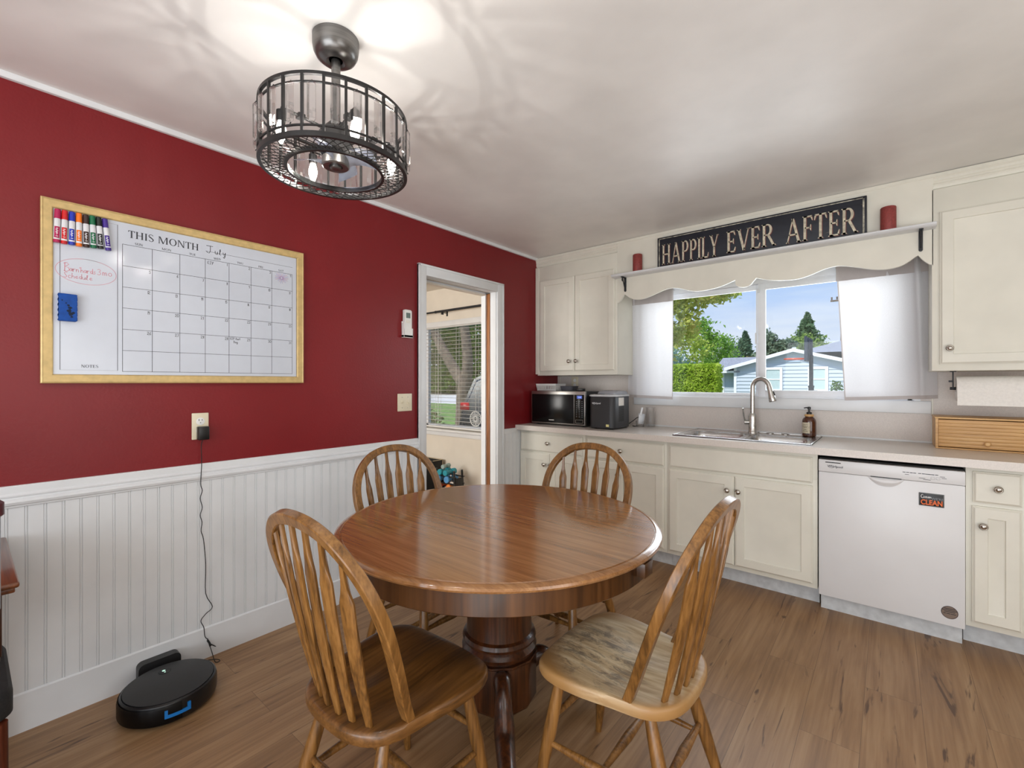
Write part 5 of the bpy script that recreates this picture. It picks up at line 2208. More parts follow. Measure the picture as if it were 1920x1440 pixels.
def vac_pt(a, z, r):
    return (VX + r * math.cos(a), VY + r * math.sin(a), z)


def arc_bar(bm, a0, a1, z0, z1, r0, r1, n=8):
    rows = []
    for i in range(n + 1):
        a = a0 + (a1 - a0) * i / n
        rows.append([bm.verts.new(vac_pt(a, z, r)) for z, r in ((z0, r0), (z0, r1), (z1, r1), (z1, r0))])
    for p, q in zip(rows, rows[1:]):
        for i in range(4):
            bm.faces.new((p[i], p[(i + 1) % 4], q[(i + 1) % 4], q[i]))
    bm.faces.new(rows[0])
    bm.faces.new(list(reversed(rows[-1])))


arc_bar(bm, -.33, .17, .036, .048, .159, .1665)
arc_bar(bm, -.33, -.27, .046, .066, .159, .1665, 2)
arc_bar(bm, .11, .17, .046, .066, .159, .1665, 2)
obj('bin_latch', bm, M('blue_plastic', (20, 112, 186), .35), t)
t = thing('charging_dock', 'black charging dock against the baseboard behind the robot vacuum', 'dock', (.05, .545, 0))
bm = nb()
prism(bm, [(z_, y_) for z_, y_ in [(a, b) for a, b in rrect(.478, .628, .012, .1, .022)]], lambda a, b, d: (d, a, b), .0185, .06)
box(bm, .0185, .078, .478, .628, 0.0005, .016, .004)
obj('dock_body', bm, M('dock_black', (34, 34, 35), .4), t)
bm = nb()
for y in (.53, .575):
    box(bm, .066, .077, y - .008, y + .008, .0155, .019, .001)
obj('charge_contact', bm, m_nickel, t)

# ------------------------------------------------------------------ furniture cut by the edge of the picture
t = thing('wooden_desk', 'red-brown wooden desk end with a moulded top against the wainscot', 'desk', (.31, -.4, 0))
bm = nb()
box(bm, .03, .618, -.95, .107, .722, .738, .006, 3)
box(bm, .03, .61, -.95, .099, .708, .723, .004, 2)
obj('top', bm, m_desk, t)
bm = nb()
box(bm, .045, .585, -.93, .075, .53, .709, .002)
obj('case', bm, wood('dark_red_wood', (40, 20, 12), (62, 32, 20), (84, 46, 28), .35, axis=2), t)
m_redleg = wood('red_leg_wood', (70, 30, 18), (104, 48, 28), (130, 66, 40), .3, axis=2)
for x, y in ((.07, .05), (.56, .05), (.07, -.9), (.56, -.9)):
    bm = nb()
    box(bm, x - .022, x + .022, y - .022, y + .022, 0, .54, .003)
    obj('leg', bm, m_redleg, t)

t = thing('padded_chair', 'dark-seated wooden chair with a grey back, cut off beside the desk', 'chair', (.62, -.19, 0))
bm = nb()
rbody(bm, .40, .80, -.43, .088, .06, [(.01, .445), (0, .452), (0, .50), (.008, .515), (.04, .522)])
obj('seat', bm, M('black_woven', (24, 24, 25), .7, var=.35, scale=160, bump=.5), t)
bm = nb()
rbody(bm, .79, .83, -.43, .064, .018, [(.006, .735), (0, .742), (0, .965), (.004, .97)])
obj('backrest', bm, M('grey_padding', (150, 156, 162), .6, var=.04, scale=60), t)
bm = nb()
rbody(bm, .785, .835, -.44, .07, .02, [(.004, .968), (0, .972), (0, 1.0), (.008, 1.008)])
obj('top_rail', bm, M('maroon_rail', (70, 18, 26), .35, var=.1), t)
for x, y in ((.43, .06), (.78, .06), (.43, -.40), (.78, -.40)):
    bm = nb()
    tube(bm, [(x, y, .446), (x + (.012 if x > .6 else -.012), y + .006, 0)], [.018, .013], 12)
    obj('leg', bm, m_redleg, t)
for y in (.03, -.39):
    bm = nb()
    tube(bm, [(.785, y, .44), (.805, y, .60), (.81, y, .975)], .012, 10)
    obj('back_post', bm, m_redleg, t)

# ------------------------------------------------------------------ seen through the doorway
t = thing('window_blind', 'white slatted blind in the living room window', 'blind', (-2.0, 3.745, .745))
bm = nb()
box(bm, LX0 + .012, LX1 - .012, 3.722, 3.775, 1.955, 1.995, .003)
obj('head_rail', bm, m_white_plastic, t)
bm = nb()
z = .79
while z < 1.945:
    prism(bm, [(3.725, z - .001), (3.747, z + .0008), (3.769, z - .0012), (3.769, z + .0006), (3.747, z + .0028), (3.725, z + .0008)], lambda a, b, d: (d, a, b), LX0 + .015, LX1 - .015)
    z += .0455
obj('slats', bm, m_white_plastic, t, angle=30)
bm = nb()
box(bm, LX0 + .015, LX1 - .015, 3.725, 3.769, .745, .763, .003)
obj('bottom_rail', bm, m_white_plastic, t)
bm = nb()
for x in (-2.75, -2.28, -1.805, -1.765, -1.44, -1.12):
    for y in (3.723, 3.771):
        cyl(bm, (x, y, .76), (x, y, 1.96), .0016, n=6)
obj('ladder_cords', bm, m_white_plastic, t)

t = thing('curtain_rod', 'thin black curtain rod above the living room window', 'curtain rod', (-2.0, 3.63, 2.13))
bm = nb()
cyl(bm, (-3.4, 3.63, 2.1365), (-1.68, 3.63, 2.1365), .0105, n=14)
cyl(bm, (-1.70, 3.63, 2.1365), (-.55, 3.63, 2.1365), .0135, n=14)
lathe(bm, [(.0155, -1.705), (.0155, -1.685), (.0105, -1.68)], (0, 3.63, 2.1365), 14, 'X')
obj('rod', bm, m_iron, t)
for x in (-3.2, -1.58, -.62):
    bm = nb()
    box(bm, x - .007, x + .007, 3.62, 3.7095, 2.118, 2.124, .001)
    box(bm, x - .009, x + .009, 3.618, 3.645, 2.095, 2.126, .001)
    box(bm, x - .012, x + .012, 3.704, 3.7095, 2.085, 2.15, .001)
    obj('bracket', bm, m_iron, t)
t = thing('openwork_disc', 'round white openwork ornament hanging in the corner of the blinded window', 'ornament', (-1.205, 3.785, .79))
bm = nb()
oc = (-1.185, 3.785, .875)
tube(bm, [(oc[0] + .085 * math.cos(a), oc[1], oc[2] + .085 * math.sin(a)) for a in [2 * PI * i / 36 for i in range(36)]], .006, 8, closed=True)
tube(bm, [(oc[0] + .025 * math.cos(a), oc[1], oc[2] + .025 * math.sin(a)) for a in [2 * PI * i / 20 for i in range(20)]], .005, 8, closed=True)
for k in range(18):
    a = 2 * PI * k / 18
    tube(bm, [(oc[0] + r * math.cos(a + dv), oc[1], oc[2] + r * math.sin(a + dv)) for r, dv in ((.025, 0), (.055, .12), (.085, 0))], .0042, 6)
tube(bm, [(oc[0], oc[1], oc[2] + .085), (oc[0], oc[1], 1.99)], .0008, 5)
obj('wheel', bm, m_white_plastic, t)

t = thing('storage_carton', 'black open cardboard carton under the living room window', 'carton', (-1.85, 3.42, 0))
m_carton = M('black_card', (30, 29, 29), .7, var=.1, scale=40)
m_card_in = M('grey_card', (120, 112, 100), .8, var=.05)
bm = nb()
cx0, cx1, cy0, cy1 = -2.1, -1.605, 3.12, 3.66
for a in ((cx0, cx1, cy0, cy0 + .006), (cx0, cx1, cy1 - .006, cy1), (cx0, cx0 + .006, cy0, cy1), (cx1 - .006, cx1, cy0, cy1)):
    box(bm, *a, 0.001, .375)
box(bm, cx0, cx1, cy0, cy1, .001, .008)
obj('walls', bm, m_carton, t)
bm = nb()
for a in ((cx0, cx1, cy0 - .001, cy0 + .007), (cx0, cx1, cy1 - .007, cy1 + .001), (cx0 - .001, cx0 + .007, cy0, cy1), (cx1 - .007, cx1 + .001, cy0, 3.38), (cx1 - .007, cx1 + .001, 3.52, cy1)):
    box(bm, *a, .374, .381)
box(bm, cx1 - .006, cx1 + .001, cy1 - .006, cy1 + .001, .001, .38)
obj('card_edge', bm, M('tan_card_edge', (196, 178, 148), .8), t)
bm = nb()
box(bm, cx0 + .02, cx1 - .02, cy0 + .02, cy1 - .02, .30, .345)
obj('inner_tray', bm, m_card_in, t)

t = thing('dumbbell_rack', 'small black rack holding dumbbells by the living room wall', 'rack', (-1.25, 3.45, 0))
bm = nb()
for y in (3.385, 3.505):
    tube(bm, [(-1.42, y, .0), (-1.40, y, .34)], .012, 8)
    tube(bm, [(-1.09, y, .0), (-1.12, y, .34)], .012, 8)
    for z in (.13, .20, .275):
        box(bm, -1.42, -1.09, y - .012, y + .012, z - .012, z, .002)
for x in (-1.41, -1.10):
    box(bm, x - .012, x + .012, 3.375, 3.515, 0.0, .015, .002)
    box(bm, x - .004, x + .004, 3.39, 3.50, .02, .26, .001)
obj('rack_frame', bm, m_black, t)


def dumbbell(label, colour, name, x, z, r, y0=3.35, y1=3.53, dx=-.03):
    t = thing('dumbbell', label, 'dumbbell', (x, (y0 + y1) / 2, z - r), group='dumbbells on the rack')
    m = M(name, colour, .45, var=.03)
    a, b = Vector((x, y0, z)), Vector((x + dx, y1, z))
    d = (b - a).normalized()
    for p, q in ((a, a + d * .058), (b, b - d * .058)):
        bm = nb()
        tube(bm, [p, p + (q - p) * .12, p + (q - p) * .8, q], [r * .85, r, r, r * .7], 10)
        obj('head', bm, m, t, angle=20)
    bm = nb()
    tube(bm, [a + d * .05, (a + b) / 2, b - d * .05], [r * .45, r * .52, r * .45], 12)
    obj('handle', bm, m, t)


dumbbell('teal dumbbell on the top row of the rack, on the carton side', (44, 150, 166), 'teal_vinyl', -1.318, .309, .033)
dumbbell('teal dumbbell on the top row of the rack, away from the carton', (40, 146, 164), 'teal_vinyl_deep', -1.226, .309, .033)
dumbbell('blue dumbbell on the middle row of the rack, on the carton side', (78, 146, 196), 'sky_vinyl', -1.336, .239, .036)
dumbbell('larger-looking blue dumbbell on the middle row, away from the carton', (84, 150, 204), 'sky_vinyl_pale', -1.206, .239, .038)
dumbbell('orange dumbbell on the bottom row of the rack, on the carton side', (226, 104, 66), 'orange_vinyl', -1.336, .162, .032)
dumbbell('orange dumbbell on the bottom row of the rack, away from the carton', (240, 140, 66), 'orange_vinyl_pale', -1.176, .162, .032)
dumbbell('pale grey dumbbell lying across the teal ones', (150, 172, 170), 'grey_vinyl_weight', -1.285, .368, .025, 3.37, 3.5)

# ------------------------------------------------------------------ outside
GZ = -.35
m_lawn = M('lawn_green', (104, 134, 58), .9, var=.2, scale=3)
bm = nb()
box(bm, -90, 60, 3.9, 140, GZ - .1, GZ)
struct('ground', bm, m_lawn)
bm = nb()
box(bm, -60, -6, 24, 42, GZ, GZ + .02)
box(bm, -1.5, 4.5, 4.6, 20.8, GZ, GZ + .015)
struct('pavement', bm, M('pale_concrete', (214, 210, 204), .85, var=.06, scale=2))


def leaf_mat(name, dark, mid, light):
    t = NT(name)
    t.n.remove(t.b)
    d = t.node('BsdfDiffuse')
    tl = t.node('BsdfTranslucent')
    v = t.coord('Object', (3.1, 3.1, 3.1))
    n = t.node('TexNoise', Scale=1.0, Detail=8.0, Roughness=.75)
    t.l.new(v, n.inputs['Vector'])
    c = t.ramp(n.outputs['Fac'], [(.32, lin(dark)), (.5, lin(mid)), (.68, lin(light))])
    t.l.new(c, d.inputs['Color'])
    t.l.new(c, tl.inputs['Color'])
    mx = t.node('MixShader')
    mx.inputs['Fac'].default_value = .42
    t.l.new(d.outputs[0], mx.inputs[1])
    t.l.new(tl.outputs[0], mx.inputs[2])
    t.l.new(mx.outputs[0], t.out.inputs['Surface'])
    return t.m


m_bark = M('bark', (112, 98, 84), .9, var=.2, scale=10, bump=.5)


def leaf(bm, p, s, rd):
    a, b = rd.random() * 2 * PI, math.acos(2 * rd.random() - 1)
    n = Vector((math.sin(b) * math.cos(a), math.sin(b) * math.sin(a), math.cos(b) * 1.2 + .3)).normalized()
    u, v = frame_of(n)
    th = rd.random() * 2 * PI
    u, v = u * math.cos(th) + v * math.sin(th), v * math.cos(th) - u * math.sin(th)
    s *= .7 + .6 * rd.random()
    q = [bm.verts.new(p + w) for w in (u * s, v * s * .5 + n * s * .18, -u * s * .8, -v * s * .5 + n * s * .18)]
    bm.faces.new((q[0], q[1], q[2]))
    bm.faces.new((q[0], q[2], q[3]))


def blob_leaves(bm, c, r, n, s, rd, shell=.55, lump=.25):
    c = Vector(c)
    ph = [rd.random() * 6 for _ in range(6)]
    for _ in range(n):
        a, b = rd.random() * 2 * PI, math.acos(2 * rd.random() - 1)
        d = Vector((math.sin(b) * math.cos(a), math.sin(b) * math.sin(a), math.cos(b)))
        k = shell + (1 - shell) * rd.random()
        k *= 1 + lump * math.sin(3 * a + ph[0]) * math.sin(4 * b + ph[1]) + lump * .6 * math.sin(7 * a + ph[2]) * math.sin(6 * b + ph[3])
        leaf(bm, c + Vector((d.x * r[0], d.y * r[1], d.z * r[2])) * k, s, rd)


def tree(name, label, cat, base, trunk, blobs, s, mat, group=None, seed=1):
    rd = random.Random(seed)
    t = thing(name, label, cat, (base[0], base[1], GZ), group=group)
    bm = nb()
    for c, r, n in blobs:
        blob_leaves(bm, c, r, n, s, rd)
    obj('crown', bm, mat, t, angle=10)
    if trunk:
        bm = nb()
        for pth, rad in trunk:
            tube(bm, catmull(pth, 4), [rad[0] + (rad[1] - rad[0]) * i / (4 * (len(pth) - 1)) for i in range(4 * (len(pth) - 1) + 1)], 10)
        obj('trunk', bm, m_bark, t, angle=60)
    return t


def conifer(name, label, base, z0, z1, r, n, s, mat, seed=1, group=None, lump=.3):
    rd = random.Random(seed)
    t = thing(name, label, 'tree', (base[0], base[1], GZ), group=group)
    bm = nb()
    for _ in range(n):
        k = rd.random() ** .8
        a = rd.random() * 2 * PI
        tier = .72 + .28 * ((k * 9) % 1)
        rr = r * (1 - k) ** .85 * tier * (.55 + .45 * rd.random()) * (1 + lump * math.sin(3 * a + k * 14))
        leaf(bm, Vector((base[0] + rr * math.cos(a), base[1] + rr * math.sin(a), z0 + (z1 - z0) * k - .1 * rr)), s, rd)
    obj('crown', bm, mat, t, angle=10)
    bm = nb()
    tube(bm, [(base[0], base[1], GZ), (base[0], base[1], z1 - .3)], [r * .12, .03], 8)
    obj('trunk', bm, m_bark, t)
    return t


m_maple = leaf_mat('maple_leaves', (142, 162, 78), (192, 202, 102), (228, 196, 126))
m_yel = leaf_mat('yellow_green_leaves', (140, 166, 74), (186, 202, 96), (216, 220, 126))
m_hedge = leaf_mat('hedge_leaves', (120, 156, 44), (186, 210, 76), (222, 232, 124))
m_blue = leaf_mat('blue_green_needles', (92, 128, 120), (134, 166, 150), (164, 190, 172))
m_pine = leaf_mat('dark_green_needles', (88, 116, 92), (120, 148, 112), (150, 172, 132))
m_round = leaf_mat('willow_green_leaves', (120, 144, 80), (156, 178, 102), (184, 200, 122))
m_grey = leaf_mat('grey_green_leaves', (106, 124, 104), (136, 154, 128), (166, 178, 152))
m_deep = leaf_mat('deep_green_leaves', (44, 74, 24), (84, 118, 40), (136, 160, 60))

tree('maple_tree', 'overhanging maple branches with yellow-green leaves above the hedge', 'tree', (-3.3, 9.9),
     [([(-3.3, 9.9, GZ), (-3.3, 9.9, 1.5), (-3.2, 9.8, 3.0)], (.2, .13)), ([(-3.3, 9.8, 2.7), (-1.8, 9.5, 3.35), (-.6, 9.2, 3.2), (.2, 9.05, 2.95)], (.09, .012)), ([(-3.3, 9.8, 2.5), (-2.0, 9.4, 2.75), (-1.0, 9.2, 2.5)], (.06, .012))],
     [((-2.4, 9.7, 4.0), (2.0, 1.6, 1.4), 5200), ((-.75, 9.2, 3.25), (.85, .7, .55), 2600), ((-.1, 9.05, 2.98), (.45, .4, .22), 700), ((-.95, 9.3, 2.55), (.62, .6, .5), 1300), ((-1.5, 9.4, 2.2), (.8, .6, .6), 1200)], .058, m_maple, seed=2)
# hedge
t = thing('clipped_hedge', 'tall clipped bright green hedge beside the blue house', 'hedge', (-4.9, 18.5, GZ))
hx0, hx1, hy0, hy1, hz1 = -6.6, -2.52, 18.0, 18.8, 1.95
bm = nb()
rd = random.Random(4)
for _ in range(24000):
    f = rd.random()
    if f < .62:
        p = Vector((hx0 + (hx1 - hx0) * rd.random(), hy0, GZ + (hz1 - GZ) * rd.random()))
    elif f < .82:
        p = Vector((hx0 + (hx1 - hx0) * rd.random(), hy0 + (hy1 - hy0) * rd.random(), hz1))
    else:
        p = Vector((rd.choice((hx0, hx1)), hy0 + (hy1 - hy0) * rd.random(), GZ + (hz1 - GZ) * rd.random()))
    p += Vector((rd.gauss(0, .03), rd.gauss(0, .03), rd.gauss(0, .03)))
    ex = max(0, p.z - hz1 + .15) / .15
    p.y += .12 * ex * ex if p.y < hy0 + .1 else 0
    leaf(bm, p, .05, rd)
obj('foliage', bm, m_hedge, t, angle=10)
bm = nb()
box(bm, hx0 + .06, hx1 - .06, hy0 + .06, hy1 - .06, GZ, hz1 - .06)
obj('shaded_core', bm, M('hedge_shade', (58, 84, 22), .9, var=.2), t)  # solid core; shade between the leaves put into its dark green

tree('blue_shrub', 'round blue-green shrub between hedge and maple branches', 'shrub', (-6.4, 22.5), [([(-6.4, 22.5, GZ), (-6.4, 22.5, 1.8)], (.1, .06))], [((-6.4, 22.5, 2.1), (1.5, 1.0, 1.1), 1800)], .09, m_blue, seed=5)
tree('yellow_green_tree', 'yellow-green tree standing behind the hedge', 'tree', (-6.2, 26), [([(-6.2, 26, GZ), (-6.2, 26, 2.5)], (.15, .1))], [((-6.6, 26, 3.1), (1.5, 1.2, 1.5), 1900), ((-8.3, 26.5, 3.6), (1.4, 1.2, 1.6), 1500)], .11, m_yel, seed=6)
tree('leafy_tree', 'deep green leafy tree beside the yellow-green tree', 'tree', (-5.4, 29), [([(-5.4, 29, GZ), (-5.4, 29, 2.0)], (.14, .08))], [((-5.5, 29, 3.0), (1.1, 1.0, 1.4), 1500), ((-6.4, 29, 4.2), (.8, .8, 1.1), 800)], .12, leaf_mat('fresh_green_leaves', (100, 146, 60), (140, 180, 84), (176, 206, 110)), seed=7)
conifer('spruce_tree', 'pointed blue-grey spruce left of the window mullion', (-6.4, 40), .5, 5.35, 1.9, 2200, .17, leaf_mat('spruce_needles', (84, 112, 92), (112, 140, 112), (142, 164, 134)), 8)
tree('hazy_tree', 'pale bushy tree beside the spruce', 'tree', (-9.6, 48), [([(-9.7, 48, GZ), (-9.7, 48, 3)], (.15, .1))], [((-9.6, 48, 3.7), (1.5, 1.2, 2.0), 1500), ((-11.6, 50, 3.1), (1.7, 1.4, 1.6), 1200)], .17, leaf_mat('hazy_leaves', (128, 150, 122), (154, 172, 140), (184, 192, 160)), seed=9)
tree('bronze_shrub', 'low bronze-tinted tree in front of the spruce', 'shrub', (-5.0, 34), [([(-4.7, 34, GZ), (-4.7, 34, 2.4)], (.1, .05))], [((-4.7, 34, 2.5), (1.1, .9, .5), 800)], .13, leaf_mat('bronze_leaves', (150, 140, 84), (182, 158, 100), (196, 178, 124)), seed=10)
tree('open_tree', 'loose grey-green tree right of the window mullion', 'tree', (-3.7, 36), [([(-3.7, 36, GZ), (-3.8, 36, 2.8), (-3.6, 36, 4.25)], (.17, .04)), ([(-3.7, 36, 2.8), (-3.0, 36, 3.8)], (.07, .02))], [((-4.15, 36, 4.18), (.68, .65, .68), 620), ((-3.52, 36, 3.64), (.82, .7, .55), 620), ((-2.8, 36, 3.9), (.5, .45, .36), 330), ((-3.98, 36, 3.0), (1.05, .8, .55), 680)], .15, m_grey, seed=12)
conifer('cedar_tree', 'tall dark cedar rising above the house roof', (-4.55, 60), 3.0, 9.0, 2.5, 1900, .27, m_pine, 13, lump=.4)
tree('willow_tree', 'broad soft green tree behind the blue house', 'tree', (-3.0, 46), [([(-3.0, 46, GZ), (-3.0, 46, 3)], (.3, .2))], [((-3.3, 46, 3.9), (1.7, 1.3, 1.5), 2600), ((-1.9, 46, 3.6), (1.2, 1.0, 1.1), 1500), ((-4.6, 46, 3.3), (1.1, 1.0, 1.0), 1200)], .15, m_round, seed=14)
conifer('fir_tree', 'small distant fir between the loose tree and the soft green tree', (-4.2, 52), 3.0, 6.2, .9, 500, .17, m_pine, 15)

# neighbour's house
t = thing('neighbour_house', 'pale blue sided house with grey roofs across the driveway', 'house', (-.4, 24, GZ))


def siding():
    m = NT('pale_blue_siding')
    m.b.inputs['Roughness'].default_value = .7
    m.b.inputs['Base Color'].default_value = lin((200, 210, 221))
    return m.m


m_side = siding()
PXk, PZk, sl = -.55, 2.63, .282


def roof_z(x):
    return PZk - abs(x - PXk) * sl


bm = nb()
z = GZ
k = 0
# lap siding: each course a slanted board
while z < PZk:
    z2 = z + .155
    for (xa, xb, y0) in ((-2.81, 1.75, 22.0),):
        # clip each course under the roof slope
        xl, xr = xa, xb
        if z2 > roof_z(xa):
            d = (PZk - min(z2, PZk - .02)) / sl
            xl, xr = max(xa, PXk - d), min(xb, PXk + d)
        if xr - xl > .05:
            prism(bm, [(y0 - .034, z), (y0 + .0, z), (y0 + .0, z2), (y0 - .004, z2)], lambda a, b, d: (d, a, b), xl, xr)
    if z2 < 1.9:
        prism(bm, [(22.43 - .022, z), (22.43, z), (22.43, z2), (22.43 - .004, z2)], lambda a, b, d: (d, a, b), -3.42, -2.8)
    z = z2
box(bm, -2.81, 1.75, 22.0, 30, GZ, 1.9)
prism(bm, [(-2.81, 1.9), (1.75, 1.9), (1.75, roof_z(1.75)), (PXk, PZk), (-2.81, roof_z(-2.81))], lambda a, b, d: (a, d, b), 22.0, 30)
box(bm, -3.42, -2.81, 22.43, 30, GZ, 1.85)
box(bm, 1.75, 8, 24.4, 31, GZ, 2.6)
obj('siding', bm, m_side, t, angle=5)
m_shingle = M('grey_shingles', (150, 152, 160), .9, var=.12, scale=14)
bm = nb()
for s in (1, -1):
    xe = PXk + s * 2.62
    prism(bm, [(PXk, PZk + .06), (xe, PZk + .06 - 2.62 * sl), (xe, PZk - 2.62 * sl + .0), (PXk, PZk)], lambda a, b, d: (a, d, b), 21.75, 30)
ev = [(-3.72, 21.95, 1.80), (-2.62, 21.95, 1.80)]
rg = [(-4.0, 24.6, 2.53), (-2.0, 24.6, 2.53)]
vs = [bm.verts.new(p) for p in (ev[0], ev[1], rg[1], rg[0])]
v2 = [bm.verts.new((p[0], p[1], p[2] - .07)) for p in (ev[0], ev[1], rg[1], rg[0])]
bm.faces.new(vs)
bm.faces.new(list(reversed(v2)))
for i in range(4):
    bm.faces.new((vs[i], v2[i], v2[(i + 1) % 4], vs[(i + 1) % 4]))
hv = [bm.verts.new(p) for p in ((-.9, 24, 2.62), (8.5, 24, 2.62), (8.5, 32, 2.62), (-.9, 32, 2.62), (2.5, 28, 3.85), (5.5, 28, 3.85))]
for f in ((0, 1, 5, 4), (1, 2, 5), (2, 3, 4, 5), (3, 0, 4), (3, 2, 1, 0)):
    bm.faces.new([hv[i] for i in f])
obj('roof', bm, m_shingle, t, angle=5)
m_trimw = M('house_trim_white', (246, 247, 250), .6, var=.01)
bm = nb()
for s in (1, -1):
    xe = PXk + s * 2.64
    prism(bm, [(PXk, PZk + .065), (xe, PZk + .065 - 2.64 * sl), (xe, PZk - .075 - 2.64 * sl), (PXk, PZk - .075)], lambda a, b, d: (a, d, b), 21.70, 21.76)
for x in (-2.85, 1.70):
    box(bm, x, x + .11, 21.955, 22.02, GZ, roof_z(x) - .02)
box(bm, -3.44, -3.36, 22.39, 22.45, GZ, 1.82)
box(bm, -3.72, -2.85, 21.91, 21.97, 1.72, 1.81)
obj('roof_trim', bm, m_trimw, t, angle=5)
bm = nb()
box(bm, -.78, -.32, 21.95, 21.99, 2.13, 2.27)
obj('gable_vent', bm, M('vent_blue_grey', (172, 190, 208), .7), t)
for (x0, x1) in ((-1.66, -.96), (-.06, .62)):
    bm = nb()
    zb, zt2 = .93, 1.93
    w = .10
    box(bm, x0, x0 + w, 21.93, 21.985, zb, zt2)
    box(bm, x1 - w, x1, 21.93, 21.985, zb, zt2)
    box(bm, x0 + w, x1 - w, 21.935, 21.985, zb, zb + w * .8)
    box(bm, x0 + w, x1 - w, 21.935, 21.985, zt2 - w, zt2)
    box(bm, x0 + w, x1 - w, 21.945, 21.985, 1.40, 1.445)
    wf = obj('window_frame', bm, m_trimw, t)
    bm = nb()
    box(bm, x0 + w - .01, x1 - w + .01, 21.965, 21.985, zb + .06, zt2 - w + .01)
    obj('pane', bm, M('drawn_shade_glass', (196, 214, 214), .25, var=.02), wf)

# basketball hoop
t = thing('basketball_hoop', 'black basketball hoop with an orange rim in front of the blue house', 'basketball hoop', (1.10, 12.5, GZ))
bm = nb()
cyl(bm, (1.10, 12.5, GZ), (1.10, 12.5, 1.20), .055, n=14)
cyl(bm, (1.10, 12.5, 1.15), (1.10, 12.5, 1.92), .042, n=14)
lathe(bm, [(.062, 1.18), (.062, 1.22), (.045, 1.22)], (1.10, 12.5, 0), 14)
tube(bm, [(1.10, 12.5, 1.10), (1.22, 12.47, 1.10)], .016, 8)
obj('pole', bm, m_iron, t)
bm = nb()
bx0 = 1.02
box(bm, bx0, bx0 + .03, 12.02, 12.98, 1.77, 2.33, .008)
for y in (12.02, 12.33, 12.65, 12.95):
    box(bm, bx0 + .028, bx0 + .06, y, y + .03, 1.78, 2.32)
obj('backboard', bm, M('smoked_backboard', (60, 66, 78), .3), t)
bm = nb()
tube(bm, [(.79 + .225 * math.cos(a), 12.5 + .225 * math.sin(a), 1.845) for a in [2 * PI * i / 28 for i in range(28)]], .016, 8, closed=True)
box(bm, .98, 1.03, 12.44, 12.56, 1.79, 1.86)
obj('rim', bm, M('orange_metal', (232, 92, 50), .4), t)
bm = nb()
box(bm, 1.03, 1.10, 12.47, 12.53, 1.82, 1.9)
obj('mount', bm, m_iron, t)

t = thing('utility_pole', 'distant utility pole top seen beside the curtain edge', 'utility pole', (0.15, 36, GZ))
bm = nb()
cyl(bm, (.15, 36, GZ), (.15, 36, 7.0), .1, .08, 10)
obj('pole', bm, m_bark, t)
bm = nb()
box(bm, -.45, .75, 35.85, 35.95, 6.5, 6.6)
for x in (-.38, -.1, .6):
    cyl(bm, (x, 35.9, 6.62), (x, 35.9, 6.8), .045, n=8)
obj('crossarm', bm, m_bark, t)
tree('small_shrub', 'small wispy shrub under the right window of the blue house', 'shrub', (.95, 21.2), [([(.95, 21.2, GZ), (.95, 21.2, 1.1)], (.02, .01))], [((.95, 21.2, 1.15), (.22, .2, .2), 90)], .07, m_deep, seed=16)

# seen through the blind
tree('shade_tree', 'big forked shade tree outside the blinded window', 'tree', (-6.1, 8.4),
     [([(-6.1, 8.4, GZ), (-6.07, 8.4, .7), (-6.02, 8.4, 1.3)], (.24, .2)), ([(-6.04, 8.4, 1.2), (-6.5, 8.35, 1.75), (-7.2, 8.3, 2.8), (-7.7, 8.3, 4.2)], (.17, .1)), ([(-6.02, 8.4, 1.2), (-5.95, 8.4, 1.9), (-6.1, 8.4, 2.9), (-6.4, 8.4, 4.2)], (.16, .1))],
     [((-8.0, 8.6, 4.3), (1.9, 1.6, 1.3), 2600), ((-8.4, 9.6, 2.6), (1.5, 1.0, 1.0), 1300)], .10, m_deep, seed=20)
tree('garden_bush', 'dense green bushes beyond the lawn outside the blinded window', 'bush', (-44, 44), None, [((-46, 43, 1.2), (6, 3, 2.0), 2600), ((-40, 46, 6.5), (13, 4, 6.5), 9000)], .42, m_deep, seed=21)
tree('low_shrub', 'low garden shrubs just outside the blinded window', 'shrub', (-6.2, 7.0), None, [((-8.2, 8.3, .3), (1.2, .5, .45), 1000), ((-6.6, 7.2, .1), (.9, .4, .4), 800)], .06, m_deep, seed=22)

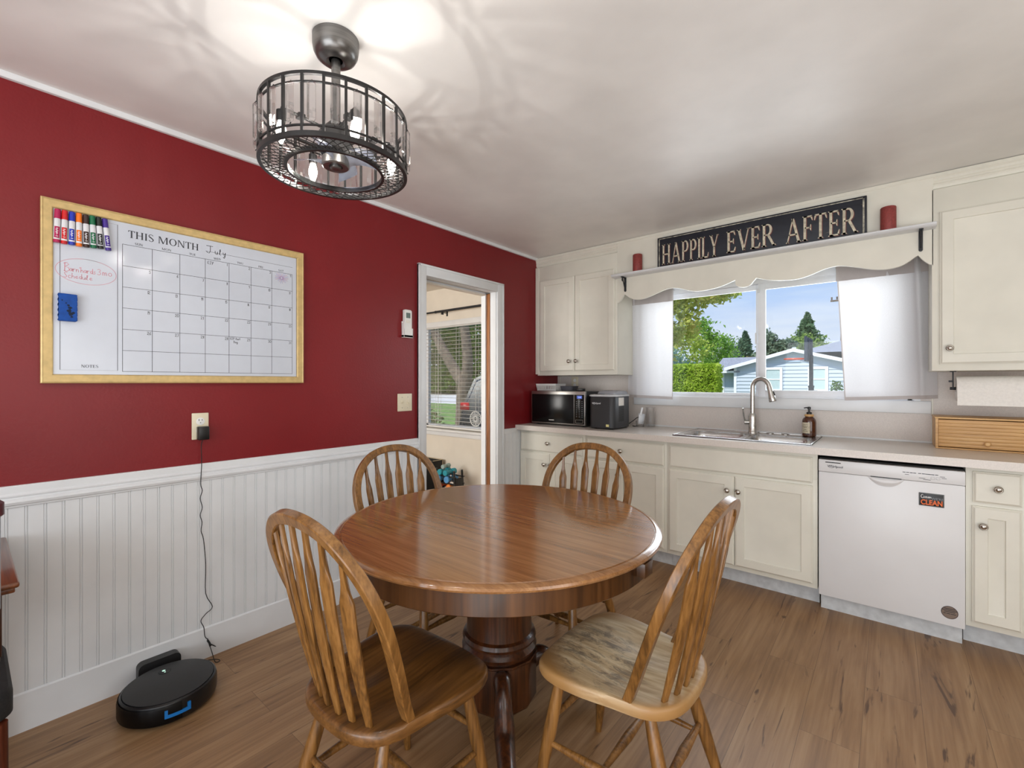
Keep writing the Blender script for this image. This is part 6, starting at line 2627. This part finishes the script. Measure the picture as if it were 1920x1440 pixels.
# parked car
t = thing('parked_car', 'dark parked car with a red tail light outside the blinded window', 'car', (-2.2, 7.8, GZ), math.radians(31))
m_carp = M('dark_car_paint', (44, 48, 56), .2, coat=.6, var=.05)
bm = nb()
prof = [(-1.9, .45), (-1.95, .75), (-1.9, 1.05), (-1.7, 1.5), (-1.5, 1.6), (.2, 1.62), (.55, 1.5), (1.1, 1.12), (1.9, 1.0), (2.1, .8), (2.12, .45), (1.7, .32), (-1.6, .32)]
prism(bm, prof, lambda a, b, d: (a, d, b), -.86, .86)
bmesh.ops.bevel(bm, geom=[e_ for e_ in bm.edges if abs(e_.verts[0].co.y - e_.verts[1].co.y) < .01], offset=.07, segments=3, affect='EDGES')
obj('body', bm, m_carp, t, local=True, angle=30)
bm = nb()
for s in (1, -1):
    prism(bm, [(-1.55, 1.1), (-1.5, 1.5), (.15, 1.52), (.85, 1.12)], lambda a, b, d: (a, d, b), s * .845, s * .872)
prism(bm, [(-1.86, 1.12), (-1.715, 1.47), (-1.745, 1.48), (-1.89, 1.12)], lambda a, b, d: (a, d, b), -.66, .66)
prism(bm, [(.58, 1.47), (1.06, 1.14), (1.09, 1.16), (.62, 1.5)], lambda a, b, d: (a, d, b), -.68, .68)
obj('windows', bm, m_black_gloss, t, local=True)
for s in (1, -1):
    bm = nb()
    box(bm, -1.915, -1.76, s * .72, s * .88, 1.0, 1.12, .02)
    obj('tail_light', bm, M('red_lens', (190, 24, 34), .2), t, local=True)
for x in (-1.25, 1.3):
    for s in (1, -1):
        bm = nb()
        lathe(bm, [(0, 0), (.30, 0), (.33, .03), (.33, .17), (.30, .2), (0, .2)], (x, s * .78 - .1, .33), 28, 'Y')
        w_ = obj('wheel', bm, m_rubber, t, local=True)
        bm = nb()
        lathe(bm, [(0, 0), (.2, 0), (.2, .01), (0, .012)], (x, s * .78 + (.1 if s > 0 else -.112), .33), 20, 'Y')
        obj('hubcap', bm, m_steel, w_, local=True)
t.scale = (1.14, 1.14, 1.14)
